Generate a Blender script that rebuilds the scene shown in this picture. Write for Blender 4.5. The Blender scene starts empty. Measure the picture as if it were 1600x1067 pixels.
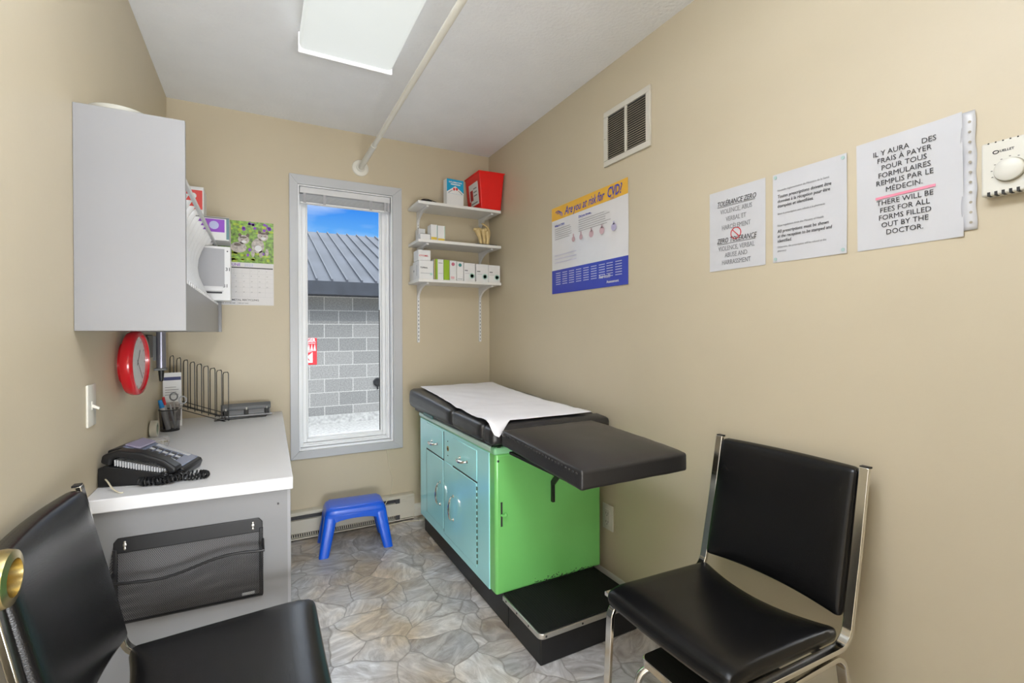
import bpy, bmesh, math, random
from mathutils import Vector, Matrix, noise
random.seed(7)
PI = math.pi
S = bpy.context.scene
COL = S.collection

# ------------------------------------------------------------------ camera
F_PX, YAW, PITCH, ROLL, CY, EYE = 741.76, 0.4896, -0.0042, -0.0039, 522.26, 1.201
BACK, LEFT, RIGHT, CEIL = 3.05, -0.422, 1.443, 2.44
cd = bpy.data.cameras.new('camera'); cam = bpy.data.objects.new('camera', cd); COL.objects.link(cam)
cd.sensor_width = 36; cd.sensor_fit = 'HORIZONTAL'; cd.lens = F_PX / 1600 * 36
cd.shift_y = (CY - 533.5) / 1600
cd.clip_start = 0.02
fw = Vector((math.sin(YAW), math.cos(YAW), 0)); rt = Vector((math.cos(YAW), -math.sin(YAW), 0)); up = Vector((0, 0, 1))
fw2 = fw * math.cos(PITCH) + up * math.sin(PITCH); up2 = up * math.cos(PITCH) - fw * math.sin(PITCH)
r3 = rt * math.cos(ROLL) + up2 * math.sin(ROLL); u3 = up2 * math.cos(ROLL) - rt * math.sin(ROLL)
m = Matrix((r3, u3, -fw2)).transposed().to_4x4(); m.translation = (0, 0, EYE)
cam.matrix_world = m
S.camera = cam
S.view_settings.view_transform = 'Standard'; S.view_settings.look = 'None'
S.view_settings.gamma = 1; S.view_settings.use_curve_mapping = False
S.view_settings.exposure = 0.27

# ------------------------------------------------------------------ light
def lin(c):
    return tuple(((v / 255) / 12.92 if v / 255 <= .04045 else ((v / 255 + .055) / 1.055) ** 2.4) for v in c)
def area(name, loc, rot, sx, sy, w, col=(1, 1, 1)):
    d = bpy.data.lights.new(name, 'AREA'); d.shape = 'RECTANGLE'; d.size = sx; d.size_y = sy; d.energy = w; d.color = col
    o = bpy.data.objects.new(name, d); COL.objects.link(o); o.location = loc; o.rotation_euler = rot; return o
area('hall_fill_top', (0.1, -1.05, 2.36), (0, 0, 0), 1.2, 0.7, 20, (.98, .985, 1.0))  # fill light added in the unseen hall to brighten the room
area('hall_fill_low', (0.25, -1.77, 0.80), (math.radians(114), 0, 0), 1.3, 1.3, 125, (.91, .95, 1.0))  # added fill light, aimed up to brighten the ceiling; no window there
sd = bpy.data.lights.new('sun', 'SUN'); sd.energy = 1.3; sd.angle = .009; sd.color = (1, .96, .9)
sun = bpy.data.objects.new('sun', sd); COL.objects.link(sun)
sun.rotation_euler = Vector((0.35, -1.0, 0.95)).to_track_quat('Z', 'Y').to_euler()

W = bpy.data.worlds.new('sky'); S.world = W; W.use_nodes = True
nt = W.node_tree; N = nt.nodes; Lk = nt.links
bg = N['Background']; bg.inputs['Strength'].default_value = 1.0
tc = N.new('ShaderNodeTexCoord'); mp = N.new('ShaderNodeMapping'); mp.inputs['Scale'].default_value = (2.2, 2.2, 9)
nz = N.new('ShaderNodeTexNoise'); nz.inputs['Scale'].default_value = 2.2; nz.inputs['Detail'].default_value = 6
sp = N.new('ShaderNodeSeparateXYZ'); rg = N.new('ShaderNodeValToRGB'); rc = N.new('ShaderNodeValToRGB')
mx = N.new('ShaderNodeMix'); mx.data_type = 'RGBA'
Lk.new(tc.outputs['Generated'], mp.inputs['Vector']); Lk.new(mp.outputs['Vector'], nz.inputs['Vector'])
Lk.new(tc.outputs['Generated'], sp.inputs[0]); Lk.new(sp.outputs['Z'], rg.inputs[0]); Lk.new(nz.outputs['Fac'], rc.inputs[0])
e_ = rg.color_ramp.elements
e_[0].position = 0.0; e_[0].color = (.80, .82, .84, 1); e_[1].position = 1.0; e_[1].color = (3.3, 3.45, 3.75, 1)
for p_, c_ in ((.10, (190, 218, 245)), (.17, (110, 178, 238)), (.25, (45, 128, 228)), (.30, (70, 145, 230))):
    q_ = e_.new(p_); q_.color = (*lin(c_), 1)
q_ = e_.new(.42); q_.color = (2.9, 3.05, 3.35, 1)
rc.color_ramp.elements[0].position = .50; rc.color_ramp.elements[0].color = (0, 0, 0, 1)
rc.color_ramp.elements[1].position = .82; rc.color_ramp.elements[1].color = (.8, .8, .8, 1)
Lk.new(rc.outputs[0], mx.inputs['Factor']); Lk.new(rg.outputs[0], mx.inputs['A']); mx.inputs['B'].default_value = (.75, .84, .95, 1)
Lk.new(mx.outputs['Result'], bg.inputs['Color'])

# ------------------------------------------------------------------ materials
MATS = {}
def mat(name, col, rough=.5, metal=0., bump=0., bscale=200., var=0., vscale=6., spec=.5, coat=0., emit=0., trans=0., alpha=1., stretch=None):
    if name in MATS: return MATS[name]
    m = bpy.data.materials.new(name); m.use_nodes = True; t = m.node_tree; n = t.nodes; b = n['Principled BSDF']
    c = lin(col) if max(col) > 1.001 else tuple(col)
    b.inputs['Base Color'].default_value = (*c, 1); b.inputs['Roughness'].default_value = rough; b.inputs['Metallic'].default_value = metal
    b.inputs['Specular IOR Level'].default_value = spec; b.inputs['Coat Weight'].default_value = coat
    b.inputs['Transmission Weight'].default_value = trans; b.inputs['Alpha'].default_value = alpha
    if emit: b.inputs['Emission Color'].default_value = (*c, 1); b.inputs['Emission Strength'].default_value = emit
    tx = n.new('ShaderNodeTexCoord'); vec = tx.outputs['Object']
    if stretch:
        mpn = n.new('ShaderNodeMapping'); mpn.inputs['Scale'].default_value = stretch; t.links.new(vec, mpn.inputs['Vector']); vec = mpn.outputs['Vector']
    if True:
        z = n.new('ShaderNodeTexNoise'); z.inputs['Scale'].default_value = vscale; z.inputs['Detail'].default_value = 5; t.links.new(vec, z.inputs['Vector'])
        r = n.new('ShaderNodeMapRange'); r.inputs['From Min'].default_value = .3; r.inputs['From Max'].default_value = .7
        v = var if var else .02
        r.inputs['To Min'].default_value = 1 - v; r.inputs['To Max'].default_value = 1 + v
        h = n.new('ShaderNodeHueSaturation'); h.inputs['Color'].default_value = (*c, 1)
        t.links.new(z.outputs['Fac'], r.inputs['Value']); t.links.new(r.outputs[0], h.inputs['Value']); t.links.new(h.outputs[0], b.inputs['Base Color'])
    if bump:
        z2 = n.new('ShaderNodeTexNoise'); z2.inputs['Scale'].default_value = bscale; z2.inputs['Detail'].default_value = 3; t.links.new(vec, z2.inputs['Vector'])
        bp = n.new('ShaderNodeBump'); bp.inputs['Strength'].default_value = bump; bp.inputs['Distance'].default_value = .002
        t.links.new(z2.outputs['Fac'], bp.inputs['Height']); t.links.new(bp.outputs[0], b.inputs['Normal'])
    MATS[name] = m; return m

M_wall = mat('wall_paint', (.61, .53, .385), .45, bump=.12, bscale=90, var=.02, vscale=2.5, spec=.4)
M_white = mat('white_trim', (.80, .80, .80), .35)
M_vinyl = mat('window_vinyl', (.93, .94, .95), .3)
M_lam_shade = mat('white_laminate_shaded', (.29, .29, .30), .35, var=.015)  # white laminate, its shade put into a darker base colour
M_panel_shade = mat('white_panel_shaded', (.22, .22, .225), .4, var=.015)  # same white laminate, shade on the desk's near end put into the colour
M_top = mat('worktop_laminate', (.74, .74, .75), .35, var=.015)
M_ceil = mat('ceiling_stipple', (.91, .925, .95), .9, bump=1.0, bscale=70)
M_chrome = mat('chrome', (.74, .72, .68), .13, 1, var=.03)
M_alu = mat('aluminium', (.72, .70, .66), .35, 1)
M_black = mat('black_metal', (.012, .012, .013), .4)
M_blackp = mat('black_plastic', (.012, .012, .013), .4, spec=.35)
M_vinylb = mat('black_vinyl', (.006, .006, .0065), .24, bump=.2, bscale=420, var=.1, spec=.38)
M_vinylc = mat('table_vinyl', (.022, .021, .022), .36, bump=.2, bscale=300, var=.1, spec=.6)
M_green = mat('green_enamel', (.20, .62, .17), .25, var=.05, vscale=3, coat=.3)
M_green_daylit = mat('green_enamel_daylit', (.42, .90, .92), .18, var=.05, vscale=3, coat=.4)  # table's green enamel with bluish window light put into the colour
M_paper = mat('paper', (.80, .80, .80), .5)
M_ppaper = mat('printer_paper', (.63, .63, .65), .25)
M_exam = mat('crepe_paper', (.93, .92, .95), .8, bump=.25, bscale=45)
M_ink = mat('black_ink', (.03, .03, .035), .5)
M_grayink = mat('grey_ink', (.24, .24, .25), .5)
M_pink = mat('pink_marker', (.85, .28, .38), .5)
M_red = mat('red_plastic', (.80, .008, .006), .3)
M_cred = mat('clock_red', (.62, .012, .02), .22, coat=.3)
M_blue = mat('blue_plastic', (.002, .11, .74), .28, coat=.2)
M_grey = mat('grey_plastic', (.16, .165, .17), .4)
M_lgrey = mat('light_grey_plastic', (.45, .46, .48), .4)
M_cream = mat('cream_plastic', (.72, .70, .62), .35)
M_bone = mat('bone', (.66, .50, .24), .5, var=.1, vscale=30)
M_heater = mat('heater_enamel', (.64, .60, .50), .35)
M_dark = mat('dark_recess', (.03, .03, .03), .7)
M_rub = mat('ribbed_rubber', (.012, .012, .012), .75, spec=.2)
M_rod = mat('rod_white', (.80, .78, .70), .3)
M_brass = mat('aged_brass', (.45, .36, .16), .25, 1)
M_dkgrey = mat('charcoal', (.05, .05, .055), .5)
M_green2 = mat('lime_green', (.30, .48, .02), .5)
M_yel = mat('yellow_ink', (.75, .55, .08), .5)
M_gink = mat('green_ink', (.08, .50, .22), .5)
M_rink = mat('red_ink', (.65, .03, .04), .5)
M_bink = mat('blue_ink', (.01, .03, .40), .4)
M_sky = mat('cyan_ink', (.01, .35, .62), .4)
M_purple = mat('purple_ink', (.26, .06, .52), .4)
M_cord = mat('cord_ivory', (.70, .64, .48), .5)
M_orange = mat('orange_ink', (.85, .48, .06), .25)
M_gloss = mat('glossy_paper', (.78, .77, .78), .12)
M_indigo = mat('indigo_ink', (.04, .06, .46), .15)
M_lilac = mat('lilac_ink', (.48, .50, .78), .2)
M_diff = mat('diffuser', (.40, .42, .41), .5, emit=1.15)
M_rear_glow = mat('rear_fill_glow', (.84, .90, 1.0), .5, emit=15)  # strong glow of the added fill light behind the camera
M_edge = mat('diffuser_edge', (.5, .5, .5), .4, emit=1.7)

def glass_mat():
    m = bpy.data.materials.new('window_glass'); m.use_nodes = True; t = m.node_tree; n = t.nodes
    n.remove(n['Principled BSDF']); o = n['Material Output']
    tr = n.new('ShaderNodeBsdfTransparent'); gl = n.new('ShaderNodeBsdfGlossy'); gl.inputs['Roughness'].default_value = .02
    tr.inputs['Color'].default_value = (.95, .97, .97, 1)
    fr = n.new('ShaderNodeFresnel'); fr.inputs['IOR'].default_value = 1.13; mi = n.new('ShaderNodeMixShader')
    t.links.new(fr.outputs[0], mi.inputs[0]); t.links.new(tr.outputs[0], mi.inputs[1]); t.links.new(gl.outputs[0], mi.inputs[2]); t.links.new(mi.outputs[0], o.inputs[0])
    return m
M_glass = glass_mat()
def clear_mat(name, col, a, rough=.1):
    m = mat(name, col, rough, alpha=a); return m
M_clear = clear_mat('clear_plastic', (.75, .77, .80), .35)
M_blind = clear_mat('blind_slat', (.92, .93, .94), .85, .3)

def mesh_mat(name, col, cell, hole, axes):
    """perforated metal sheet: round holes through alpha"""
    m = bpy.data.materials.new(name); m.use_nodes = True; t = m.node_tree; n = t.nodes; b = n['Principled BSDF']
    b.inputs['Base Color'].default_value = (*col, 1); b.inputs['Roughness'].default_value = .4; b.inputs['Metallic'].default_value = .3
    tx = n.new('ShaderNodeTexCoord'); sp = n.new('ShaderNodeSeparateXYZ'); t.links.new(tx.outputs['Object'], sp.inputs[0])
    def frac(out, k, off=None):
        a = n.new('ShaderNodeMath'); a.operation = 'MULTIPLY'; a.inputs[1].default_value = 1 / k; t.links.new(out, a.inputs[0])
        if off is not None:
            ad = n.new('ShaderNodeMath'); ad.operation = 'ADD'; t.links.new(a.outputs[0], ad.inputs[0]); t.links.new(off, ad.inputs[1]); a = ad
        return a
    zrow = frac(sp.outputs[axes[1]], cell * .87)
    fl = n.new('ShaderNodeMath'); fl.operation = 'FLOOR'; t.links.new(zrow.outputs[0], fl.inputs[0])
    hf = n.new('ShaderNodeMath'); hf.operation = 'MULTIPLY'; hf.inputs[1].default_value = .5; t.links.new(fl.outputs[0], hf.inputs[0])
    xr = frac(sp.outputs[axes[0]], cell, hf.outputs[0])
    ds = []
    for s_, k in ((xr, 1), (zrow, .87)):
        f = n.new('ShaderNodeMath'); f.operation = 'FRACT'; t.links.new(s_.outputs[0], f.inputs[0])
        g = n.new('ShaderNodeMath'); g.operation = 'SUBTRACT'; g.inputs[1].default_value = .5; t.links.new(f.outputs[0], g.inputs[0])
        h = n.new('ShaderNodeMath'); h.operation = 'MULTIPLY'; h.inputs[1].default_value = k; t.links.new(g.outputs[0], h.inputs[0])
        q = n.new('ShaderNodeMath'); q.operation = 'POWER'; q.inputs[1].default_value = 2; t.links.new(h.outputs[0], q.inputs[0]); ds.append(q)
    sm = n.new('ShaderNodeMath'); sm.operation = 'ADD'; t.links.new(ds[0].outputs[0], sm.inputs[0]); t.links.new(ds[1].outputs[0], sm.inputs[1])
    gt = n.new('ShaderNodeMath'); gt.operation = 'GREATER_THAN'; gt.inputs[1].default_value = hole * hole; t.links.new(sm.outputs[0], gt.inputs[0])
    t.links.new(gt.outputs[0], b.inputs['Alpha'])
    return m
M_mesh = mesh_mat('perforated_black', (.02, .02, .022), .0045, .46, ('X', 'Z'))
M_meshc = mesh_mat('cup_mesh', (.02, .02, .03), .003, .26, ('X', 'Z'))

def floor_mat():
    m = bpy.data.materials.new('flagstone_vinyl'); m.use_nodes = True; t = m.node_tree; n = t.nodes; b = n['Principled BSDF']; L = t.links
    tx = n.new('ShaderNodeTexCoord')
    nz = n.new('ShaderNodeTexNoise'); nz.inputs['Scale'].default_value = 5; nz.inputs['Detail'].default_value = 2
    L.new(tx.outputs['Object'], nz.inputs['Vector'])
    mv = n.new('ShaderNodeMix'); mv.data_type = 'RGBA'; mv.inputs['Factor'].default_value = .10
    L.new(tx.outputs['Object'], mv.inputs['A']); L.new(nz.outputs['Color'], mv.inputs['B'])
    ve = n.new('ShaderNodeTexVoronoi'); ve.feature = 'DISTANCE_TO_EDGE'; ve.inputs['Scale'].default_value = 6.3
    vc = n.new('ShaderNodeTexVoronoi'); vc.feature = 'F1'; vc.inputs['Scale'].default_value = 6.3
    L.new(mv.outputs['Result'], ve.inputs['Vector']); L.new(mv.outputs['Result'], vc.inputs['Vector'])
    # streaks rotated per cell
    vr = n.new('ShaderNodeVectorRotate'); vr.rotation_type = 'Z_AXIS'
    sp = n.new('ShaderNodeSeparateColor'); L.new(vc.outputs['Color'], sp.inputs[0])
    an = n.new('ShaderNodeMath'); an.operation = 'MULTIPLY'; an.inputs[1].default_value = 3.0; L.new(sp.outputs[0], an.inputs[0])
    L.new(tx.outputs['Object'], vr.inputs['Vector']); L.new(an.outputs[0], vr.inputs['Angle'])
    mp = n.new('ShaderNodeMapping'); mp.inputs['Scale'].default_value = (2.0, 4.6, 1); L.new(vr.outputs[0], mp.inputs['Vector'])
    ns = n.new('ShaderNodeTexNoise'); ns.inputs['Scale'].default_value = 3.2; ns.inputs['Detail'].default_value = 9; ns.inputs['Distortion'].default_value = 1.6; ns.inputs['Roughness'].default_value = .68
    L.new(mp.outputs[0], ns.inputs['Vector'])
    r = n.new('ShaderNodeValToRGB'); e = r.color_ramp.elements
    e[0].position = .26; e[0].color = (.26, .24, .22, 1); e[1].position = .76; e[1].color = (.82, .81, .80, 1)
    x = e.new(.45); x.color = (.43, .41, .395, 1); x = e.new(.55); x.color = (.55, .54, .53, 1)
    L.new(ns.outputs['Fac'], r.inputs[0])
    # large tint areas: warm brown / pinkish / grey
    nb = n.new('ShaderNodeTexNoise'); nb.inputs['Scale'].default_value = 3.2; nb.inputs['Detail'].default_value = 3; L.new(tx.outputs['Object'], nb.inputs['Vector'])
    rt_ = n.new('ShaderNodeValToRGB'); q = rt_.color_ramp.elements
    q[0].position = .36; q[0].color = (.92, .74, .52, 1); q[1].position = .62; q[1].color = (.98, .98, 1.0, 1); y = q.new(.47); y.color = (1.0, .92, .83, 1)
    L.new(nb.outputs['Fac'], rt_.inputs[0])
    mu = n.new('ShaderNodeMix'); mu.data_type = 'RGBA'; mu.blend_type = 'MULTIPLY'; mu.inputs['Factor'].default_value = 1
    L.new(r.outputs[0], mu.inputs['A']); L.new(rt_.outputs[0], mu.inputs['B'])
    hs = n.new('ShaderNodeHueSaturation'); mr = n.new('ShaderNodeMapRange'); mr.inputs['To Min'].default_value = .80; mr.inputs['To Max'].default_value = 1.2
    L.new(sp.outputs[1], mr.inputs['Value']); L.new(mr.outputs[0], hs.inputs['Value']); L.new(mu.outputs['Result'], hs.inputs['Color'])
    er = n.new('ShaderNodeMapRange'); er.inputs['From Min'].default_value = .0; er.inputs['From Max'].default_value = .022; L.new(ve.outputs['Distance'], er.inputs['Value'])
    me = n.new('ShaderNodeMix'); me.data_type = 'RGBA'; me.inputs['A'].default_value = (.17, .145, .12, 1)
    ef = n.new('ShaderNodeMapRange'); ef.inputs['To Min'].default_value = .45; L.new(er.outputs[0], ef.inputs['Value'])
    L.new(ef.outputs[0], me.inputs['Factor']); L.new(hs.outputs[0], me.inputs['B']); L.new(me.outputs['Result'], b.inputs['Base Color'])
    bp = n.new('ShaderNodeBump'); bp.inputs['Strength'].default_value = .5; bp.inputs['Distance'].default_value = .002
    ad = n.new('ShaderNodeMath'); ad.operation = 'MULTIPLY_ADD'; ad.inputs[1].default_value = .35; L.new(ns.outputs['Fac'], ad.inputs[0]); L.new(er.outputs[0], ad.inputs[2])
    L.new(ad.outputs[0], bp.inputs['Height']); L.new(bp.outputs[0], b.inputs['Normal'])
    b.inputs['Roughness'].default_value = .38
    return m
M_floor = floor_mat()

def block_mat():
    m = bpy.data.materials.new('concrete_block'); m.use_nodes = True; t = m.node_tree; n = t.nodes; b = n['Principled BSDF']; L = t.links
    tx = n.new('ShaderNodeTexCoord'); sx = n.new('ShaderNodeSeparateXYZ'); cx = n.new('ShaderNodeCombineXYZ')
    L.new(tx.outputs['Object'], sx.inputs[0]); L.new(sx.outputs['X'], cx.inputs['X']); L.new(sx.outputs['Z'], cx.inputs['Y'])
    br = n.new('ShaderNodeTexBrick'); L.new(cx.outputs[0], br.inputs['Vector'])
    br.inputs['Scale'].default_value = 1; br.inputs['Brick Width'].default_value = .4; br.inputs['Row Height'].default_value = .2; br.inputs['Mortar Size'].default_value = .006
    br.inputs['Mortar Smooth'].default_value = .2
    br.inputs['Color1'].default_value = (.30, .29, .275, 1); br.inputs['Color2'].default_value = (.235, .23, .22, 1); br.inputs['Mortar'].default_value = (.50, .48, .45, 1)
    nz = n.new('ShaderNodeTexNoise'); nz.inputs['Scale'].default_value = 60; nz.inputs['Detail'].default_value = 6; L.new(tx.outputs['Object'], nz.inputs['Vector'])
    mr = n.new('ShaderNodeMapRange'); mr.inputs['From Min'].default_value = .3; mr.inputs['From Max'].default_value = .7; mr.inputs['To Min'].default_value = .72; mr.inputs['To Max'].default_value = 1.2
    hs = n.new('ShaderNodeHueSaturation'); L.new(nz.outputs['Fac'], mr.inputs['Value']); L.new(mr.outputs[0], hs.inputs['Value']); L.new(br.outputs['Color'], hs.inputs['Color'])
    L.new(hs.outputs[0], b.inputs['Base Color']); b.inputs['Roughness'].default_value = .9
    return m
M_block = block_mat()
M_roof = mat('weathered_metal_roof', (.06, .066, .082), .7, 0, var=.25, vscale=2.5, stretch=(1, .4, 1))
M_rust = mat('rusty_red_panel', (.38, .11, .10), .6, var=.3, vscale=8)
M_seam = mat('roof_seam', (.055, .06, .075), .6)
M_fascia = mat('dark_fascia', (.035, .04, .052), .6, var=.2)
M_gravel = mat('concrete_apron', (.42, .41, .39), .9, var=.25, vscale=25)

# ------------------------------------------------------------------ mesh helpers
class MB:
    def __init__(s): s.bm = bmesh.new()
    def box(s, x0, x1, y0, y1, z0, z1, M=None):
        vs = [s.bm.verts.new((M @ Vector((x, y, z))) if M else (x, y, z)) for z in (z0, z1) for y in (y0, y1) for x in (x0, x1)]
        for f in ((0, 2, 3, 1), (4, 5, 7, 6), (0, 1, 5, 4), (2, 6, 7, 3), (0, 4, 6, 2), (1, 3, 7, 5)): s.bm.faces.new([vs[i] for i in f])
        return s
    def hexa(s, bot, top):
        vs = [s.bm.verts.new(p) for p in bot] + [s.bm.verts.new(p) for p in top]
        for f in ((3, 2, 1, 0), (4, 5, 6, 7), (0, 1, 5, 4), (1, 2, 6, 5), (2, 3, 7, 6), (3, 0, 4, 7)): s.bm.faces.new([vs[i] for i in f])
        return s
    def _frames(s, pts, closed, n0):
        P = [Vector(p) for p in pts]; k = len(P); T = []
        for i in range(k):
            a = P[(i - 1) % k] if (closed or i > 0) else P[i]; b = P[(i + 1) % k] if (closed or i < k - 1) else P[i]
            d1 = (P[i] - a); d2 = (b - P[i]); d1 = d1.normalized() if d1.length > 1e-9 else d2.normalized(); d2 = d2.normalized() if d2.length > 1e-9 else d1
            t = d1 + d2; T.append(t.normalized() if t.length > 1e-6 else d1)
        nrm = Vector(n0) if n0 else (Vector((0, 0, 1)) if abs(T[0].z) < .9 else Vector((1, 0, 0)))
        out = []
        for i in range(k):
            nrm = nrm - T[i] * nrm.dot(T[i])
            if nrm.length < 1e-6: nrm = T[i].orthogonal()
            nrm.normalize(); out.append((P[i], nrm.copy(), T[i].cross(nrm), T[i]))
        return out
    def sweep(s, pts, prof, closed=False, n0=None, cap=True, scale=None):
        fr = s._frames(pts, closed, n0); rings = []
        for i, (p, a, b, t) in enumerate(fr):
            k = 1.
            if scale: k = scale[i]
            if 0 < i < len(fr) - 1 and not closed and len(prof) <= 6:
                d = (fr[i][0] - fr[i - 1][0]).normalized().dot(t); k2 = 1 / max(d, .6)
            rings.append([s.bm.verts.new(p + a * (u * k) + b * (v * k)) for u, v in prof])
        n = len(prof)
        for i in range(len(rings) - (0 if closed else 1)):
            A = rings[i]; B = rings[(i + 1) % len(rings)]
            for j in range(n): s.bm.faces.new((A[j], A[(j + 1) % n], B[(j + 1) % n], B[j]))
        if cap and not closed:
            s.bm.faces.new(rings[0][::-1]); s.bm.faces.new(rings[-1])
        return s
    def tube(s, pts, r, seg=8, closed=False, scale=None):
        return s.sweep(pts, [(r * math.cos(2 * PI * i / seg), r * math.sin(2 * PI * i / seg)) for i in range(seg)], closed, scale=scale)
    def bar(s, pts, w, h, n0, closed=False):
        """w along n0, h across"""
        return s.sweep(pts, [(-w / 2, -h / 2), (w / 2, -h / 2), (w / 2, h / 2), (-w / 2, h / 2)], closed, n0)
    def cyl(s, p0, p1, r, r1=None, seg=20):
        return s.tube([p0, p1], r, seg, scale=[1, (r1 if r1 is not None else r) / r])
    def lathe(s, prof, M=None, seg=28, closed=False):
        """prof: (radius, height) around local Z"""
        rings = []
        for r, z in prof:
            ring = []
            for i in range(seg):
                a = 2 * PI * i / seg; v = Vector((r * math.cos(a), r * math.sin(a), z)); ring.append(s.bm.verts.new(M @ v if M else v))
            rings.append(ring)
        for i in range(len(rings) - (0 if closed else 1)):
            A = rings[i]; B = rings[(i + 1) % len(rings)]
            for j in range(seg): s.bm.faces.new((A[j], A[(j + 1) % seg], B[(j + 1) % seg], B[j]))
        if not closed:
            s.bm.faces.new(rings[0][::-1]); s.bm.faces.new(rings[-1])
        return s
    def prism(s, poly, a, b, axis='y', M=None):
        """poly 2D extruded a..b along axis"""
        def P(u, v, w):
            p = {'x': (w, u, v), 'y': (u, w, v), 'z': (u, v, w)}[axis]; return (M @ Vector(p)) if M else p
        A = [s.bm.verts.new(P(u, v, a)) for u, v in poly]; B = [s.bm.verts.new(P(u, v, b)) for u, v in poly]; n = len(poly)
        s.bm.faces.new(A[::-1]); s.bm.faces.new(B)
        for i in range(n): s.bm.faces.new((A[i], A[(i + 1) % n], B[(i + 1) % n], B[i]))
        return s
    def grid(s, fn, nu, nv):
        V = [[s.bm.verts.new(fn(i / nu, j / nv)) for j in range(nv + 1)] for i in range(nu + 1)]
        for i in range(nu):
            for j in range(nv): s.bm.faces.new((V[i][j], V[i + 1][j], V[i + 1][j + 1], V[i][j + 1]))
        return s
    def rbox(s, x0, x1, y0, y1, z0, z1, r, n=8, fn=None, M=None):
        """rounded padded box"""
        c = Vector(((x0 + x1) / 2, (y0 + y1) / 2, (z0 + z1) / 2)); hs = Vector(((x1 - x0) / 2, (y1 - y0) / 2, (z1 - z0) / 2))
        r = min(r, *hs) * .999
        cache = {}
        def ax(h):
            inner = h - r; q = [-h, -h + r * .3, -inner]; 
            for i in range(1, n): q.append(-inner + 2 * inner * i / n)
            q += [inner, h - r * .3, h]; return q
        A = [ax(hs.x), ax(hs.y), ax(hs.z)]
        def vert(i, j, k):
            key = (i, j, k)
            if key not in cache:
                p = Vector((A[0][i], A[1][j], A[2][k])); q = Vector([max(-(hs[d] - r), min(hs[d] - r, p[d])) for d in range(3)])
                dlt = p - q
                if dlt.length > 1e-9: p = q + dlt.normalized() * r
                p = p + c
                if fn: p = fn(p)
                if M: p = M @ p
                cache[key] = s.bm.verts.new(p)
            return cache[key]
        nn = [len(a) - 1 for a in A]
        for k in (0, nn[2]):
            for i in range(nn[0]):
                for j in range(nn[1]):
                    f = [vert(i, j, k), vert(i + 1, j, k), vert(i + 1, j + 1, k), vert(i, j + 1, k)]; s.bm.faces.new(f if k else f[::-1])
        for j in (0, nn[1]):
            for i in range(nn[0]):
                for k in range(nn[2]):
                    f = [vert(i, j, k), vert(i + 1, j, k), vert(i + 1, j, k + 1), vert(i, j, k + 1)]; s.bm.faces.new(f[::-1] if j else f)
        for i in (0, nn[0]):
            for j in range(nn[1]):
                for k in range(nn[2]):
                    f = [vert(i, j, k), vert(i, j + 1, k), vert(i, j + 1, k + 1), vert(i, j, k + 1)]; s.bm.faces.new(f if i else f[::-1])
        return s
    def ball(s, c, rx, ry=None, rz=None, seg=14, M=None):
        ry = ry or rx; rz = rz or rx
        ret = bmesh.ops.create_uvsphere(s.bm, u_segments=seg, v_segments=max(6, seg // 2), radius=1)
        for v in ret['verts']:
            p = Vector((v.co.x * rx, v.co.y * ry, v.co.z * rz)); v.co = (M @ p if M else p) + Vector(c)
        return s
    def text(s, st, size, M, bold=0., shear=0., wscale=1., align='LEFT', ext=.0002):
        cu = bpy.data.curves.new('t', 'FONT'); cu.body = st; cu.size = size; cu.offset = bold; cu.shear = shear; cu.align_x = align; cu.extrude = ext; cu.resolution_u = 2
        cu.space_character = 1.0
        o = bpy.data.objects.new('t', cu); COL.objects.link(o)
        dg = bpy.context.evaluated_depsgraph_get(); me = bpy.data.meshes.new_from_object(o.evaluated_get(dg))
        MM = M @ Matrix.Diagonal((wscale, 1, 1, 1)); me.transform(MM); s.bm.from_mesh(me)
        bpy.data.objects.remove(o); bpy.data.curves.remove(cu); bpy.data.meshes.remove(me); return s
    def build(s, name, material, parent=None, smooth=True, bevel=0., seg=2, ang=35, norm=True, solid=0.):
        bmesh.ops.recalc_face_normals(s.bm, faces=s.bm.faces[:]) if norm else None
        me = bpy.data.meshes.new(name)
        if parent is not None and parent.name in RM: s.bm.transform(RM[parent.name].inverted())
        s.bm.to_mesh(me); s.bm.free()
        me.materials.append(material)
        if smooth:
            for p in me.polygons: p.use_smooth = True
            me.set_sharp_from_angle(angle=math.radians(ang))
        o = bpy.data.objects.new(name, me); COL.objects.link(o)
        if parent is not None: o.parent = parent; RM[o.name] = RM.get(parent.name, Matrix())
        else: RM[o.name] = Matrix()
        if solid: md = o.modifiers.new('solid', 'SOLIDIFY'); md.thickness = solid; md.offset = 0
        if bevel:
            md = o.modifiers.new('bevel', 'BEVEL'); md.width = bevel; md.segments = seg; md.limit_method = 'ANGLE'; md.angle_limit = math.radians(40)
        return o
RM = {}
def tag(o, label=None, cat=None, group=None, kind=None):
    if label: o['label'] = label
    if cat: o['category'] = cat
    if group: o['group'] = group
    if kind: o['kind'] = kind
    return o
def thing(name, label, cat, loc=(0, 0, 0), group=None, M=None):
    o = bpy.data.objects.new(name, None); COL.objects.link(o); o.empty_display_size = .05
    MM = M if M else Matrix.Translation(loc); o.matrix_world = MM; RM[o.name] = MM.copy(); return tag(o, label, cat, group)
def struct(o): o['kind'] = 'structure'; return o
def wallM(side, pos):
    R = {'right': ((0, -1, 0), (0, 0, 1), (-1, 0, 0)), 'back': ((1, 0, 0), (0, 0, 1), (0, -1, 0)), 'left': ((0, 1, 0), (0, 0, 1), (1, 0, 0))}[side]
    m = Matrix((Vector(R[0]), Vector(R[1]), Vector(R[2]))).transposed().to_4x4(); m.translation = pos; return m
def T(x, y, z=0.): return Matrix.Translation((x, y, z))
def RZ(a): return Matrix.Rotation(a, 4, 'Z')

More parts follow.
